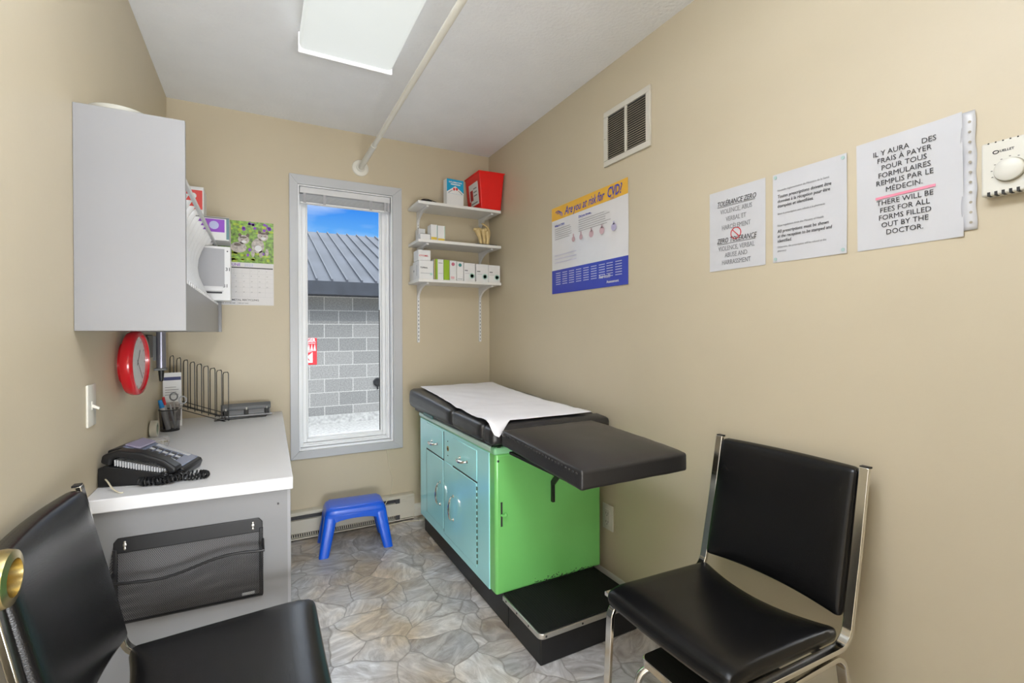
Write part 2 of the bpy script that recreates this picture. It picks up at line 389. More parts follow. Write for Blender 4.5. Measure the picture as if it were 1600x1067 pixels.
# ------------------------------------------------------------------ the room
def wall_with_hole(x0, x1, z0, z1, hx0, hx1, hz0, hz1, y0, y1):
    b = MB(); b.box(x0, hx0, y0, y1, z0, z1); b.box(hx1, x1, y0, y1, z0, z1); b.box(hx0, hx1, y0, y1, hz1, z1)
    if hz0 > z0: b.box(hx0, hx1, y0, y1, z0, hz0)
    return b
FR = -0.05
struct(MB().box(LEFT - .1, RIGHT + .1, -1.9, BACK + .02, -.08, 0).build('floor', M_floor))
struct(MB().box(LEFT - .1, RIGHT + .1, -1.9, BACK + .22, CEIL, CEIL + .1).build('ceiling', M_ceil))
struct(MB().box(LEFT - .1, LEFT, FR - .12, BACK + .2, 0, CEIL).build('wall_left', M_wall))
struct(MB().box(RIGHT, RIGHT + .1, FR - .12, BACK + .2, 0, CEIL).build('wall_right', M_wall))
WX0, WX1, WZ0, WZ1 = .204, .757, .507, 2.075
struct(wall_with_hole(LEFT, RIGHT, 0, CEIL, WX0, WX1, WZ0, WZ1, BACK, BACK + .2).build('wall_back', M_wall))
struct(wall_with_hole(LEFT, RIGHT, 0, CEIL, -.345, .50, 0, 2.06, FR - .12, FR).build('wall_front', M_wall))
hb = MB(); hb.box(LEFT - .1, LEFT, -1.9, FR - .12, 0, CEIL); struct(hb.build('wall_hall_left', M_wall))
hb = MB(); hb.box(RIGHT, RIGHT + .1, -1.9, FR - .12, 0, CEIL); struct(hb.build('wall_hall_right', M_wall))
hb = MB(); hb.box(LEFT, RIGHT, -1.9, -1.8, 0, CEIL); struct(hb.build('wall_hall_back', M_wall))
# baseboards
def board(name, poly, a, b, axis): return struct(MB().prism(poly, a, b, axis).build(name, M_cream, bevel=.002))
pb = [(0, 0), (.014, 0), (.014, .045), (.009, .052), (.009, .068), (.004, .08), (0, .08)]
board('baseboard_right', [(RIGHT - u, v) for u, v in pb], .02, BACK - .001, 'y')
o = MB().prism([(BACK - u, v) for u, v in pb], .89, RIGHT - .02, 'x').build('baseboard_back', M_cream, bevel=.002); struct(o)

# window: casing, frame, sash, glass
win = bpy.data.objects.new('window_1', None); COL.objects.link(win); win.location = (.48, BACK, WZ0); RM['window_1'] = Matrix.Translation(win.location); struct(win)
X0, X1, Z0, Z1 = .158, .8165, .460, 2.130
b = MB()
y0, y1 = BACK - .016, BACK
for bot in ([(X0, Z0), (X1, Z0), (WX1, WZ0), (WX0, WZ0)], [(X1, Z0), (X1, Z1), (WX1, WZ1), (WX1, WZ0)], [(X1, Z1), (X0, Z1), (WX0, WZ1), (WX1, WZ1)], [(X0, Z1), (X0, Z0), (WX0, WZ0), (WX0, WZ1)]):
    b.prism(bot, y0, y1, 'y')
b.build('window_casing', mat('casing_white', (.56, .57, .59), .35), win, bevel=.0025)
def ring(mb, x0, x1, z0, z1, w, ya, yb):
    mb.box(x0, x0 + w, ya, yb, z0, z1); mb.box(x1 - w, x1, ya, yb, z0, z1); mb.box(x0 + w, x1 - w, ya, yb, z0, z0 + w); mb.box(x0 + w, x1 - w, ya, yb, z1 - w, z1); return mb
ring(MB(), WX0 + .001, WX1 - .001, WZ0 + .001, WZ1 - .001, .006, BACK - .004, BACK + .199).build('jamb_liner', M_vinyl, win)
fr_ = MB(); ring(fr_, WX0 + .007, WX1 - .007, WZ0 + .007, WZ1 - .007, .022, BACK + .060, BACK + .135)
ring(fr_, WX0 + .010, WX1 - .010, WZ0 + .010, WZ1 - .010, .012, BACK + .045, BACK + .060)
fr_.build('window_frame', M_vinyl, win, bevel=.003)
ss = MB(); ring(ss, WX0 + .028, WX1 - .028, WZ0 + .030, WZ1 - .030, .022, BACK + .078, BACK + .128); ring(ss, WX0 + .050, WX1 - .050, WZ0 + .050, WZ1 - .050, .010, BACK + .092, BACK + .122)
sash = ss.build('sash', M_vinyl, win, bevel=.003)
MB().box(WX0 + .058, WX1 - .058, BACK + .104, BACK + .110, WZ0 + .058, WZ1 - .058).build('glass', M_glass, sash)
MB().box(WX1 - .0640, WX1 - .0595, BACK + .095, BACK + .103, WZ0 + .06, 1.35).build('gasket', M_blackp, sash)

# door of the room, open along the left wall; only its knob reaches the picture
door = bpy.data.objects.new('door_1', None); COL.objects.link(door); door.location = (-.36, -.04, 0); RM['door_1'] = Matrix.Translation(door.location); struct(door)
MB().box(-.385, -.348, -.03, .78, .008, 2.04).build('door_leaf', M_white, door, bevel=.003)
KM = Matrix.Translation((-.340, .705, .938)) @ Matrix.Rotation(math.radians(90), 4, 'Y')
MB().lathe([(.031, 0), (.031, .006), (.02, .010), (.013, .018), (.013, .045), (.022, .050), (.030, .062), (.031, .096), (.029, .104), (.020, .106), (.018, .090), (.005, .089)], KM, 32).build('door_knob', M_brass, door, ang=50)
b = MB(); 
for xa, xb in ((-.405, -.345), (.50, .56)): b.box(xa, xb, FR, FR + .014, 0, 2.12)
b.box(-.405, .56, FR, FR + .014, 2.06, 2.12); struct(b.build('trim_1', M_white, bevel=.002))

# ------------------------------------------------------------------ outside
WY = 7.40
g = MB().box(-6, 12, BACK + .21, 16, -.25, -.12).build('ground', M_gravel); struct(g)
nb = thing('neighbouring_building', 'grey concrete block building with low seamed metal roof outside the window', 'building', (2.24, WY, -.07))
MB().box(-4, 9, WY, WY + 6, -.12, 1.95).build('block_wall', M_block, nb)
MB().box(-4, 9, WY - .05, WY + .01, -.12, .0).build('footing', M_gravel, nb)
EY, EZ = WY - .36, 1.925
sl = math.tan(math.radians(20.2)); RUN = 3.9
MB().hexa([(-4, EY, EZ - .02), (9, EY, EZ - .02), (9, EY + RUN, EZ + RUN * sl - .02), (-4, EY + RUN, EZ + RUN * sl - .02)],
          [(-4, EY, EZ), (9, EY, EZ), (9, EY + RUN, EZ + RUN * sl), (-4, EY + RUN, EZ + RUN * sl)]).build('roof', M_roof, nb)
rs = MB()
for i in range(46):
    x = -.92 + i * .202
    rs.hexa([(x, EY, EZ), (x + .022, EY, EZ), (x + .022, EY + RUN, EZ + RUN * sl), (x, EY + RUN, EZ + RUN * sl)],
            [(x, EY, EZ + .03), (x + .022, EY, EZ + .03), (x + .022, EY + RUN, EZ + RUN * sl + .03), (x, EY + RUN, EZ + RUN * sl + .03)])
tag(rs.build('roof_seams', M_seam, nb), kind='stuff')
MB().hexa([(3.96, EY + 2.0, EZ + 2.0 * sl + .001), (4.13, EY + 2.0, EZ + 2.0 * sl + .001), (4.13, EY + 3.8, EZ + 3.8 * sl + .001), (3.96, EY + 3.8, EZ + 3.8 * sl + .001)],
          [(3.96, EY + 2.0, EZ + 2.0 * sl + .006), (4.13, EY + 2.0, EZ + 2.0 * sl + .006), (4.13, EY + 3.8, EZ + 3.8 * sl + .006), (3.96, EY + 3.8, EZ + 3.8 * sl + .006)]).build('rusty_roof_sheet', M_rust, nb)
MB().box(-4, 9, EY - .02, EY, EZ - .187, EZ - .003).build('fascia', M_fascia, nb)
MB().box(-4, 9, EY, WY, EZ - .185, EZ - .17).build('soffit', M_fascia, nb)
sg = thing('warning_sign', 'red and white danger sign screwed to the block wall outside the window', 'sign', M=wallM('back', (.59, WY - .002, .745)))
MB().box(-.148, .148, 0, .385, -.002, .004, M=RM[sg.name]).build('panel', M_rink, sg)
b = MB().box(-.125, .09, .03, .19, .004, .005, M=RM[sg.name])
for k in range(7):
    x = -.135 + k * .039; b.prism([(x, .20), (x + .036, .20), (x + .022, .30)], .004, .005, 'z', M=RM[sg.name])
b.box(-.13, .13, .305, .312, .004, .005, M=RM[sg.name]); b.build('white_print', M_paper, sg)
MB().text('DANGER', .075, RM[sg.name] @ T(0, .328, .0052), bold=.002, align='CENTER', wscale=.85).build('lettering', M_paper, sg, norm=False)
MB().prism([(-.03, .17), (.10, .19), (.02, .12), (.06, .05), (-.02, .10), (-.06, .06)], .005, .006, 'z', M=RM[sg.name]).build('red_pictogram', M_rink, sg)
pp = thing('wall_pipe_bracket', 'small dark round bracket on the block wall at right window edge', 'bracket', M=wallM('back', (1.60, WY - .002, .447)))
MB().lathe([(.065, 0), (.065, .02), (.05, .035), (.05, .012), (.01, .012)], RM[pp.name], 20).build('ring', M_black, pp)
MB().box(-.01, .01, -.11, -.06, 0, .02, M=RM[pp.name]).build('clamp', M_black, pp)

# ------------------------------------------------------------------ ceiling light, rod, vent
cl = thing('ceiling_light', 'long white wraparound ceiling light fixture near the window wall', 'ceiling light', (.33, 1.47, CEIL))
def lampshell(z):
    return [(.148, z), (.518, z)]
MB().rbox(.148, .522, .86, 2.10, 2.345, 2.412, .020, 3).build('diffuser', M_diff, cl)
MB().box(.16, .508, .87, 2.088, 2.408, CEIL).build('housing', M_white, cl, bevel=.003)
for ya in (2.094, .856): MB().box(.146, .524, ya, ya + .010, 2.338, 2.418).build('end_cap', M_edge, cl, bevel=.003)
rear_fill = thing('ceiling_light', 'added fill light shaped as a ceiling fixture above the doorway behind the camera', 'ceiling light', (.24, .45, CEIL))  # unseen fixture, added to light the room from behind the camera
MB().rbox(.06, .42, .0, .90, 2.305, 2.412, .02, 3).build('diffuser', M_rear_glow, rear_fill)
MB().box(.07, .41, .01, .89, 2.408, CEIL).build('housing', M_white, rear_fill, bevel=.003)
rod = thing('curtain_rod', 'white tubular curtain rod spanning the room under the ceiling', 'rod', (.561, BACK, 2.224))
# runs toward the camera, slightly to the right
rp0 = Vector((.561, BACK - .004, 2.224)); rp1 = Vector((.60, .02, 2.224))
rp1 = Vector((.556, FR, 2.224))
def lerp(a, b, t): return a + (b - a) * t
MB().cyl(lerp(rp0, rp1, .11), rp1, .0125).build('tube', M_rod, rod)
MB().cyl(rp0, lerp(rp0, rp1, .13), .0175, .0155).build('end_sleeve', M_rod, rod)
FMx = Matrix.Translation((.561, BACK, 2.224)) @ Matrix.Rotation(math.radians(90), 4, 'X')
MB().lathe([(.050, 0), (.050, .004), (.046, .009), (.026, .013), (.021, .022), (.006, .022)], FMx, 36).build('wall_flange', M_rod, rod)

vt = thing('air_vent', 'white two-panel louvred air grille high on the right wall', 'vent', M=wallM('right', (RIGHT, 1.618, 2.10)))
VM = RM[vt.name]
MB().box(-.135, .135, -.10, .10, .0005, .003, M=VM).build('backing', M_dark, vt)
b = MB(); VW, VH = .150, .127
for a in ((-VW, VW, -VH, -VH + .026), (-VW, VW, VH - .026, VH), (-VW, -VW + .026, -VH + .026, VH - .026), (VW - .026, VW, -VH + .026, VH - .026), (-.007, .007, -VH + .026, VH - .026)):
    b.box(a[0], a[1], a[2], a[3], 0, .010, M=VM)
b.build('frame', mat('vent_enamel', (.66, .63, .55), .4), vt, bevel=.002)
M_louvre = mat('vent_louvre', (.42, .36, .27), .45, .2, var=.25, vscale=14)
for k in range(19):
    z = -VH + .034 + k * .0101
    for xa, xb in ((-VW + .026, -.007), (.007, VW - .026)):
        MB().hexa([VM @ Vector(p) for p in ((xa, z, .003), (xb, z, .003), (xb, z - .004, .0085), (xa, z - .004, .0085))],
                  [VM @ Vector(p) for p in ((xa, z + .0022, .003), (xb, z + .0022, .003), (xb, z - .0018, .0085), (xa, z - .0018, .0085))]).build('louvre', M_louvre, vt, smooth=False)
for x in (-VW + .012, VW - .012): MB().ball(VM @ Vector((x, 0, .010)), .003).build('screw', M_alu, vt)

# ------------------------------------------------------------------ wall papers
def sheet(name, label, cat, side, pos, w, h, material, tilt=0., curl=0., group=None, thick=.0006):
    M = wallM(side, pos) @ RZ(math.radians(tilt)); t = thing(name, label, cat, M=M, group=group)
    def fn(u, v):
        x = (u - .5) * w; y = (v - .5) * h
        return M @ Vector((x, y, .0015 + curl * (max(0, u - .75) / .25) ** 2 * (.4 + .6 * abs(2 * v - 1)) + .0006 * noise.noise(Vector((x * 30, y * 30, pos[1] * 9)))))
    MB().grid(fn, 16, 16).build('sheet', material, t, smooth=False, solid=thick); return t, M
def lines(t, M, rows, z=.0032, material=None, name='printed_text'):
    b = MB()
    for r in rows:
        st, x, y, size = r[:4]; kw = r[4] if len(r) > 4 else {}
        ul = kw.pop('ul', None); b.text(st, size, M @ T(x, y, z), **kw)
        if ul: b.box(x - ul / 2, x + ul / 2, y - .004, y - .0028, z, z + .0002, M=M)
    return b.build(name, material or M_ink, t, norm=False)
C = dict(align='CENTER')
t, M = sheet('notice', 'small laminated notice headed TOLERANCE ZERO, nearest the poster on the right wall', 'notice', 'right', (RIGHT, 1.073, 1.556), .214, .28, M_ppaper, .0)
for st, x, y, s_, b_, sh, mt_ in (('TOLÉRANCE ZERO', 0, .085, .0245, 0, .25, M_ink), ('VIOLENCE, ABUS', 0, .057, .0225, 0, 0, M_grayink), ('VERBAL ET', 0, .029, .0225, 0, 0, M_grayink), ('HARCÈLEMENT', 0, .001, .0225, 0, 0, M_grayink),
        ('ZERO TOLERANCE', 0, -.045, .0245, 0, .25, M_ink), ('VIOLENCE, VERBAL', 0, -.072, .0225, 0, 0, M_grayink), ('ABUSE AND', 0, -.096, .0225, 0, 0, M_grayink), ('HARRASSMENT', 0, -.121, .0225, 0, 0, M_grayink)):
    kw = dict(align='CENTER', bold=b_, shear=sh, wscale=.72)
    if 'ZERO' in st: kw['ul'] = .145
    lines(t, M, [(st, x, y, s_, kw)], material=mt_)
b = MB(); RC = M @ T(0, -.018, .0030)
b.lathe([(.0205, 0), (.0205, .0003), (.0175, .0003), (.0175, 0)], RC, 32, True); b.box(-.0185, .0185, -.0015, .0015, 0, .0003, M=RC @ RZ(-.78)); b.build('prohibition_mark', M_rink, t)
t, M = sheet('notice', 'taped notice starting "Toutes prescriptions", middle of the three on the right wall', 'notice', 'right', (RIGHT, .833, 1.556), .216, .277, M_ppaper, 0, .003)
B2 = dict(bold=.00005, shear=.12, wscale=.80)
lines(t, M, [('Toutes prescriptions doivent être', -.092, .062, .0145, dict(B2)), ('données à la réception pour être', -.092, .047, .0145, dict(B2)), ('étampées et identifiées.', -.092, .032, .0145, dict(B2)),
             ('All prescriptions must be shown', -.092, -.047, .0145, dict(B2)), ('at the reception to be stamped and', -.092, -.062, .0140, dict(B2)), ('identified.', -.092, -.077, .0145, dict(B2))])
lines(t, M, [('Nouvelle réglementation du Ministère de la Santé', -.092, .083, .0090, dict(wscale=.85)), ('Sinon la prescription sera refusée à la pharmacie', -.092, .010, .0085, dict(wscale=.85)), ('New regulations from the Ministry of Health', -.092, -.027, .0090, dict(wscale=.85)),
             ('Otherwise, the prescription will be refused at the', -.092, -.094, .0085, dict(wscale=.85)), ('pharmacy.', -.092, -.106, .0085, dict(wscale=.85))], material=M_grayink)
for x in (-.098, .098):
    for y in (-.128, .128): MB().cyl(M @ Vector((x, y, .004)), M @ Vector((x, y, .0052)), .005).build('pin', mat('pin_green', (.40, .55, .52), .4), t)
t, M = sheet('notice', 'large notice in a plastic sleeve about fees, with a pink line', 'notice', 'right', (RIGHT, .590, 1.562), .222, .288, M_ppaper, .6, .004)
K = dict(align='CENTER', wscale=.95)
y = .098; rows = []
for st in ('IL Y AURA     DES', 'FRAIS À PAYER', 'POUR TOUS', 'FORMULAIRES', 'REMPLIS PAR LE', 'MÉDECIN.'):
    rows.append((st, -.004, y, .0185, dict(K))); y -= .0195
y -= .013
for st in ('THERE WILL BE', 'FEES FOR ALL', 'FORMS FILLED', 'OUT BY THE', 'DOCTOR.'):
    rows.append((st, -.004, y, .0185, dict(K))); y -= .0195
lines(t, M, rows, z=.0036)
MB().box(-.066, .060, -.0150, -.0085, .0036, .0040, M=M @ RZ(.02)).build('pink_line', M_pink, t)
def fn(u, v): return M @ Vector((.108 + u * .026 + .0012 * math.sin(v * 23), (v - .5) * .272 + .004, .003 + .002 * math.sin(v * 9)))
MB().grid(fn, 2, 24).build('punched_margin', M_ppaper, t, solid=.0005)
b = MB()
for k in range(11):
    b.cyl(M @ Vector((.124, .115 - k * .023, .0055)), M @ Vector((.124, .115 - k * .023, .006)), .003, seg=10)
b.build('punch_holes', mat('hole_shadow', (.38, .34, .26), .6), t)
tag(t.children[-1], kind='stuff')

# poster
t, M = sheet('health_poster', 'wide health poster with orange heading "Are you at risk for CVD?"', 'poster', 'right', (RIGHT, 1.916, 1.6475), .62, .472, M_gloss, 0, .003)
def patch(x0, x1, y0, y1, z, material, name, wob=0):
    def fn(u, v):
        x = x0 + (x1 - x0) * u; y_ = y0 + (y1 - y0) * v; uu = x / .62 + .5; vv = y_ / .472 + .5
        return M @ Vector((x, y_, z + .003 * (max(0, uu - .75) / .25) ** 2 * (.4 + .6 * abs(2 * vv - 1))))
    return MB().grid(fn, 24, 2).build(name, material, t)
patch(-.31, .31, .165, .236, .0026, M_orange, 'orange_band')
patch(-.31, .31, -.236, -.108, .0026, M_indigo, 'blue_band')
def pl(x): return .0036 + (.003 if x > .1 else 0)
for st, x, s_, kw in (('Are', -.185, .062, dict(shear=.35, wscale=.75, bold=.00022)), ('you', -.105, .060, dict(shear=.35, wscale=.70, bold=.00022)), ('at', -.028, .060, dict(shear=.35, wscale=.7, bold=.00022)),
                      ('risk', .020, .062, dict(shear=.35, wscale=.65, bold=.00022)), ('for', .092, .062, dict(shear=.35, wscale=.7, bold=.00022)), ('CVD?', .168, .066, dict(shear=.2, wscale=.64, bold=.0008))):
    lines(t, M, [(st, x, .178, s_, kw)], z=pl(x + .06), material=M_indigo, name='heading')
b = MB()
for k in range(3): b.tube([M @ Vector((-.252 + .011 * k + .03 * math.cos(a) * .8, .198 - .006 * k + .016 * math.sin(a), .0034)) for a in [i * PI / 8 - .6 for i in range(9)]], .0016, 6)
b.build('heart_logo', M_indigo, t)
rows = [('What is CVD?', -.28, .128, .016, dict(bold=.00015)), ('Did you know...', -.06, .135, .017, dict(bold=.0002)), ('CVD', .19, .168, .012, {})]
lines(t, M, rows, z=.0034, material=M_indigo)
b = MB(); rnd = random.Random(3)
for k in range(6): b.box(-.28, -.28 + .17 * rnd.uniform(.8, 1), .114 - k * .011, .116 - k * .011, .0034, .0036, M=M)
for k in range(6): b.box(-.06, -.06 + .25 * rnd.uniform(.8, 1), .120 - k * .011, .122 - k * .011, .0034, .0036, M=M)
b.build('printed_text', M_grayink, t)
for x, c in ((-.105, M_rink), (-.04, M_rink), (.045, M_rink), (.13, M_rink), (.215, M_purple)):
    b = MB(); rr = .014 if x < 0 else .018
    b.lathe([(rr, 0), (rr, .0002), (rr * .2, .0002)], M @ T(x, .035, pl(x)), 18); b.box(-.005, .005, .045, .062, 0, .0002, M=M @ T(x, 0, pl(x)))
    b.build('organ_picture', mat('faded_' + c.name, (.62, .42, .46) if c is M_rink else (.50, .46, .66), .3), t)
b = MB()
for k in range(3): b.box(-.28, -.08, -.03 - .02 * k, -.026 - .02 * k, .0034, .0036, M=M)
b.build('printed_chart', mat('pale_violet', (.60, .58, .70), .3), t)
b = MB()
for k in range(9):
    x = -.27 + k * .062
    for j in range(6): b.box(x, x + .045, -.128 - j * .012, -.124 - j * .012, .0032 + (.004 if x > .15 else 0), .0034 + (.004 if x > .15 else 0), M=M)
b.build('fine_print', M_lilac, t)
lines(t, M, [('Your health', .10, -.192, .026, dict(shear=.35, wscale=.7)), ('Assessment', .16, -.218, .018, dict(bold=.00015))], z=.0045, material=M_paper)

# thermostat, outlet, switch
tt = thing('thermostat', 'cream wall thermostat with round dial at the right edge', 'thermostat', M=wallM('right', (RIGHT, .382, 1.5535)))
M = RM[tt.name]
MB().box(-.058, .058, -.058, .058, 0, .030, M=M).build('housing', M_cream, tt, bevel=.004, seg=3)
b = MB()
for k in range(9):
    x = -.046 + k * .0115; b.box(x - .002, x + .003, -.0585, -.050, .014, .0303, M=M); b.ball(M @ Vector((x, .056, .0295)), .0016)
b.build('vent_slots', M_dark, tt)
MB().lathe([(.0235, 0), (.0235, .009), (.021, .011), (.004, .011)], M @ T(-.012, -.010, .030), 36).build('dial', M_cream, tt, ang=40)
MB().lathe([(.0255, 0), (.0255, .0008), (.0235, .0008), (.0235, 0)], M @ T(-.012, -.010, .0301), 36, True).build('dial_groove', mat('groove_tan', (.35, .32, .24), .5), tt)
b = MB()
for k in range(9):
    a = PI * (1.1 - .15 * k); b.box(-.0015, .0015, -.0006, .0006, 0, .0003, M=M @ T(-.012 + .029 * math.cos(a), -.010 + .029 * math.sin(a), .0302))
b.tube([M @ Vector((-.034 + .0045 * math.cos(a), .034 + .0032 * math.sin(a), .0304)) for a in [i * PI / 8 for i in range(16)]], .0009, 6, closed=True)
b.text('UELLET', .0068, M @ T(-.028, .0320, .0302), bold=.0002); b.build('printed_marks', M_ink, tt, norm=False)

def plate(name, label, cat, side, pos, w, h):
    t = thing(name, label, cat, M=wallM(side, pos)); M = RM[t.name]
    MB().rbox(-w / 2, w / 2, -h / 2, h / 2, 0, .006, .0028, 2, M=M).build('cover_plate', M_cream, t); return t, M
t, M = plate('power_outlet', 'cream four-socket power outlet low on the right wall behind the exam table', 'power outlet', 'right', (RIGHT, 1.752, .333), .074, .118)
MB().box(-.018, .018, -.038, .038, .0055, .009, M=M).build('socket_face', M_cream, t, bevel=.002)
b = MB()
for sy in (-.020, .020):
    b.box(-.008, -.006, sy - .005, sy + .005, .0088, .0093, M=M); b.box(.006, .008, sy - .005, sy + .005, .0088, .0093, M=M); b.cyl(M @ Vector((0, sy - .011, .0088)), M @ Vector((0, sy - .011, .0093)), .0025)
b.build('socket_slots', M_dark, t)
t, M = plate('light_switch', 'cream toggle light switch on the left wall above the telephone', 'light switch', 'left', (LEFT, 1.738, 1.0), .074, .118)
MB().box(-.006, .006, -.012, .012, .0055, .0075, M=M).build('toggle_slot', M_cream, t)
MB().hexa([M @ Vector(p) for p in ((-.0045, -.006, .006), (.0045, -.006, .006), (.0045, .004, .006), (-.0045, .004, .006))], [M @ Vector(p) for p in ((-.0035, -.013, .021), (.0035, -.013, .021), (.0035, -.007, .023), (-.0035, -.007, .023))]).build('toggle', M_cream, t, bevel=.001)

# ------------------------------------------------------------------ baseboard heater, cords, blind
ht = thing('baseboard_heater', 'cream electric baseboard heater along the window wall', 'heater', (.50, BACK, .012))
HX0, HX1 = .11, .878
MB().prism([(BACK - .001, .014), (BACK - .001, .165), (BACK - .048, .165), (BACK - .056, .158), (BACK - .056, .146), (BACK - .035, .146), (BACK - .035, .119), (BACK - .058, .119), (BACK - .058, .045), (BACK - .036, .035), (BACK - .036, .014)], HX0, HX1, 'x').build('housing', M_heater, ht, bevel=.0015)
MB().box(HX0 + .004, HX1 - .004, BACK - .0365, BACK - .0355, .119, .146).build('air_outlet', M_dkgrey, ht)
b = MB()
for k in range(60):
    x = HX0 + .02 + k * .0122; b.box(x, x + .006, BACK - .0395, BACK - .0362, .018, .034)
tag(b.build('fins', M_dark, ht), kind='stuff')
MB().box(HX0 + .03, HX1 - .004, BACK - .058, BACK - .040, .010, .016).build('lower_lip', M_heater, ht)
b = MB(); b.box(HX1 - .12, HX1 - .095, BACK - .0585, BACK - .05, .119, .146); b.box(HX1 - .12, HX1 - .095, BACK - .0585, BACK - .05, .016, .045); b.build('divider', M_dkgrey, ht)
MB().box(HX1 - .095, HX1, BACK - .0575, BACK - .03, .02, .146).build('end_panel', M_heater, ht, bevel=.001)

bl = thing('window_blind', 'white horizontal blind raised to the top of the window', 'blind', (.48, BACK + .02, 2.06))
MB().box(WX0 + .012, WX1 - .012, BACK + .004, BACK + .040, 2.030, 2.066).build('headrail', mat('headrail_grey', (.72, .72, .73), .4), bl, bevel=.002)
for k in range(9):
    z = 1.984 + k * .0045
    MB().box(WX0 + .016, WX1 - .016, BACK + .006, BACK + .040, z, z + .0016, M=Matrix.Rotation(0, 4, 'X')).build('slat', M_blind, bl)
MB().box(WX0 + .015, WX1 - .015, BACK + .008, BACK + .038, 1.970, 1.980).build('bottom_rail', M_white, bl, bevel=.001)
b = MB()
for x in (WX0 + .03, WX0 + .14, WX1 - .14, WX1 - .05, WX1 - .03): b.box(x, x + .016, BACK + .003, BACK + .006, 1.972, 2.030)
b.build('ladder_tape', mat('tape_grey', (.45, .45, .47), .5), bl)
def curve_pts(P, n=10):
    out = []; P = [Vector(p) for p in P]
    for i in range(len(P) - 1):
        p0 = P[max(i - 1, 0)]; p1 = P[i]; p2 = P[i + 1]; p3 = P[min(i + 2, len(P) - 1)]
        for k in range(n):
            t = k / n; out.append(.5 * ((2 * p1) + (p2 - p0) * t + (2 * p0 - 5 * p1 + 4 * p2 - p3) * t * t + (3 * p1 - p0 - 3 * p2 + p3) * t ** 3))
    out.append(P[-1]); return out
cdv = MB().tube(curve_pts([(.716, BACK - .006, .455), (.728, BACK - .006, .36), (.748, BACK - .008, .27), (.742, BACK - .012, .20), (.722, BACK - .030, .168), (.70, BACK - .065, .15), (.66, BACK - .07, .07), (.69, BACK - .085, .008), (.80, BACK - .075, .004), (.90, BACK - .105, .004)]), .0022, 6)
oc = cdv.build('ivory_cable', M_cord); tag(oc, 'thin ivory cable hanging below the window to a small plug on the floor', 'cable')
MB().box(.895, .925, BACK - .116, BACK - .098, 0, .014).build('plug', M_cream, oc, bevel=.002)

# ------------------------------------------------------------------ exam table
et = thing('exam_table', 'green steel medical exam table with black vinyl cushions and pull-out step', 'exam table', (1.11, 2.25, 0))
EX0, EX1, EY0, EY1 = .842, 1.385, 1.735, 2.745
MB().box(EX0 + .004, EX1, EY0, EY1, .125, .705).build('cabinet_body', M_green, et, bevel=.012, seg=3)
MB().box(EX0, EX0 + .012, EY0 + .055, EY1 - .003, .128, .700).build('front_panel', M_green_daylit, et, bevel=.003)
b = MB(); b.box(EX0 - .004, EX1 + .002, EY0 - .004, EY1 + .002, .700, .732); b.build('top_rim', mat('pale_green_enamel', (.30, .70, .38), .3, var=.05), et, bevel=.010, seg=3)
MB().box(EX0 - .006, EX0 + .02, EY0 + .03, EY1 + .003, .708, .731).build('rim_strip', mat('pale_enamel_daylit', (.60, .82, .74), .25), et, bevel=.005)  # window-side edge of the rim, daylight put into its paler colour
MB().box(.885, 1.35, 1.70, 2.80, 0, .126).build('plinth', M_blackp, et, bevel=.004)
def front(name, ya, yb, za, zb):
    return MB().box(EX0 - .003, EX0 + .004, ya, yb, za, zb).build(name, M_green_daylit, et, bevel=.0025)
D2 = front('drawer', 2.345, 2.615, .545, .690); D1 = front('drawer', 1.912, 2.200, .545, .683)
O2 = front('door', 2.340, 2.615, .182, .538); O1 = front('door', 1.916, 2.330, .165, .538)
b = MB()
b.box(EX0 - .0015, EX0 + .006, 2.335, 2.621, .538, .545); b.box(EX0 - .0015, EX0 + .006, 2.617, 2.621, .18, .538); b.box(EX0 - .0015, EX0 + .006, 2.3315, 2.3365, .17, .69)
b.box(EX0 - .0015, EX0 + .006, 1.908, 2.205, .538, .545); b.build('panel_gap', M_dark, et)
b = MB()
for k in range(13):
    b.cyl((EX0 - .002, 1.909, .185 + k * .027), (EX0 - .002, 1.909, .200 + k * .027), .0035, seg=8)
b.build('piano_hinge', mat('worn_hinge', (.05, .10, .07), .5), et)
def pull(y, z, par, horiz=True):
    P = []
    for i in range(13):
        a = PI * i / 12; d = -.028 * math.sin(a) ** .7 if 0 < i < 12 else 0
        q = .043 * -math.cos(a)
        P.append((EX0 - .003 + d, y + q, z - .004 * math.sin(a)) if horiz else (EX0 - .003 + d, y - .014 * math.sin(a), z + q * 1.35))
    sc = [.7 + .6 * math.sin(PI * i / 12) for i in range(13)]
    b = MB().tube(P, .0055, 8, scale=sc)
    for e in (P[0], P[-1]): b.ball((e[0] - .001, e[1], e[2]), .003, .009, .008)
    b.build('handle', M_chrome, par)
pull(2.475, .605, D2); pull(2.060, .608, D1)
pull(2.385, .355, O2, False); pull(2.195, .338, O1, False)
b = MB(); b.cyl((EX0 - .002, 2.275, .613), (EX0 + .006, 2.275, .613), .013); b.build('keyhole', M_brass, et)
b = MB(); b.cyl((EX0 - .003, 2.275, .613), (EX0 + .006, 2.275, .613), .006); b.ball((EX0, 2.275, .650), .003); b.ball((EX0, 2.275, .578), .003); b.build('screw_holes', M_dark, et)
b = MB(); b.box(.869, .877, EY0 - .0012, EY0 + .01, .405, .505); b.build('latch_slot', M_dark, et)
b = MB().tube([(.873, EY0 - .001, .452), (.876, EY0 - .012, .452), (.882, EY0 - .016, .455)], .005); b.ball((.884, EY0 - .017, .456), .007); b.build('latch_lever', M_green, et)
b = MB(); b.ball((.858, EY0 - .001, .675), .005, .002, .005); b.ball((.860, EY0 - .004, .7325), .010, .006, .0015)
b.build('bolt_holes', M_dark, et)
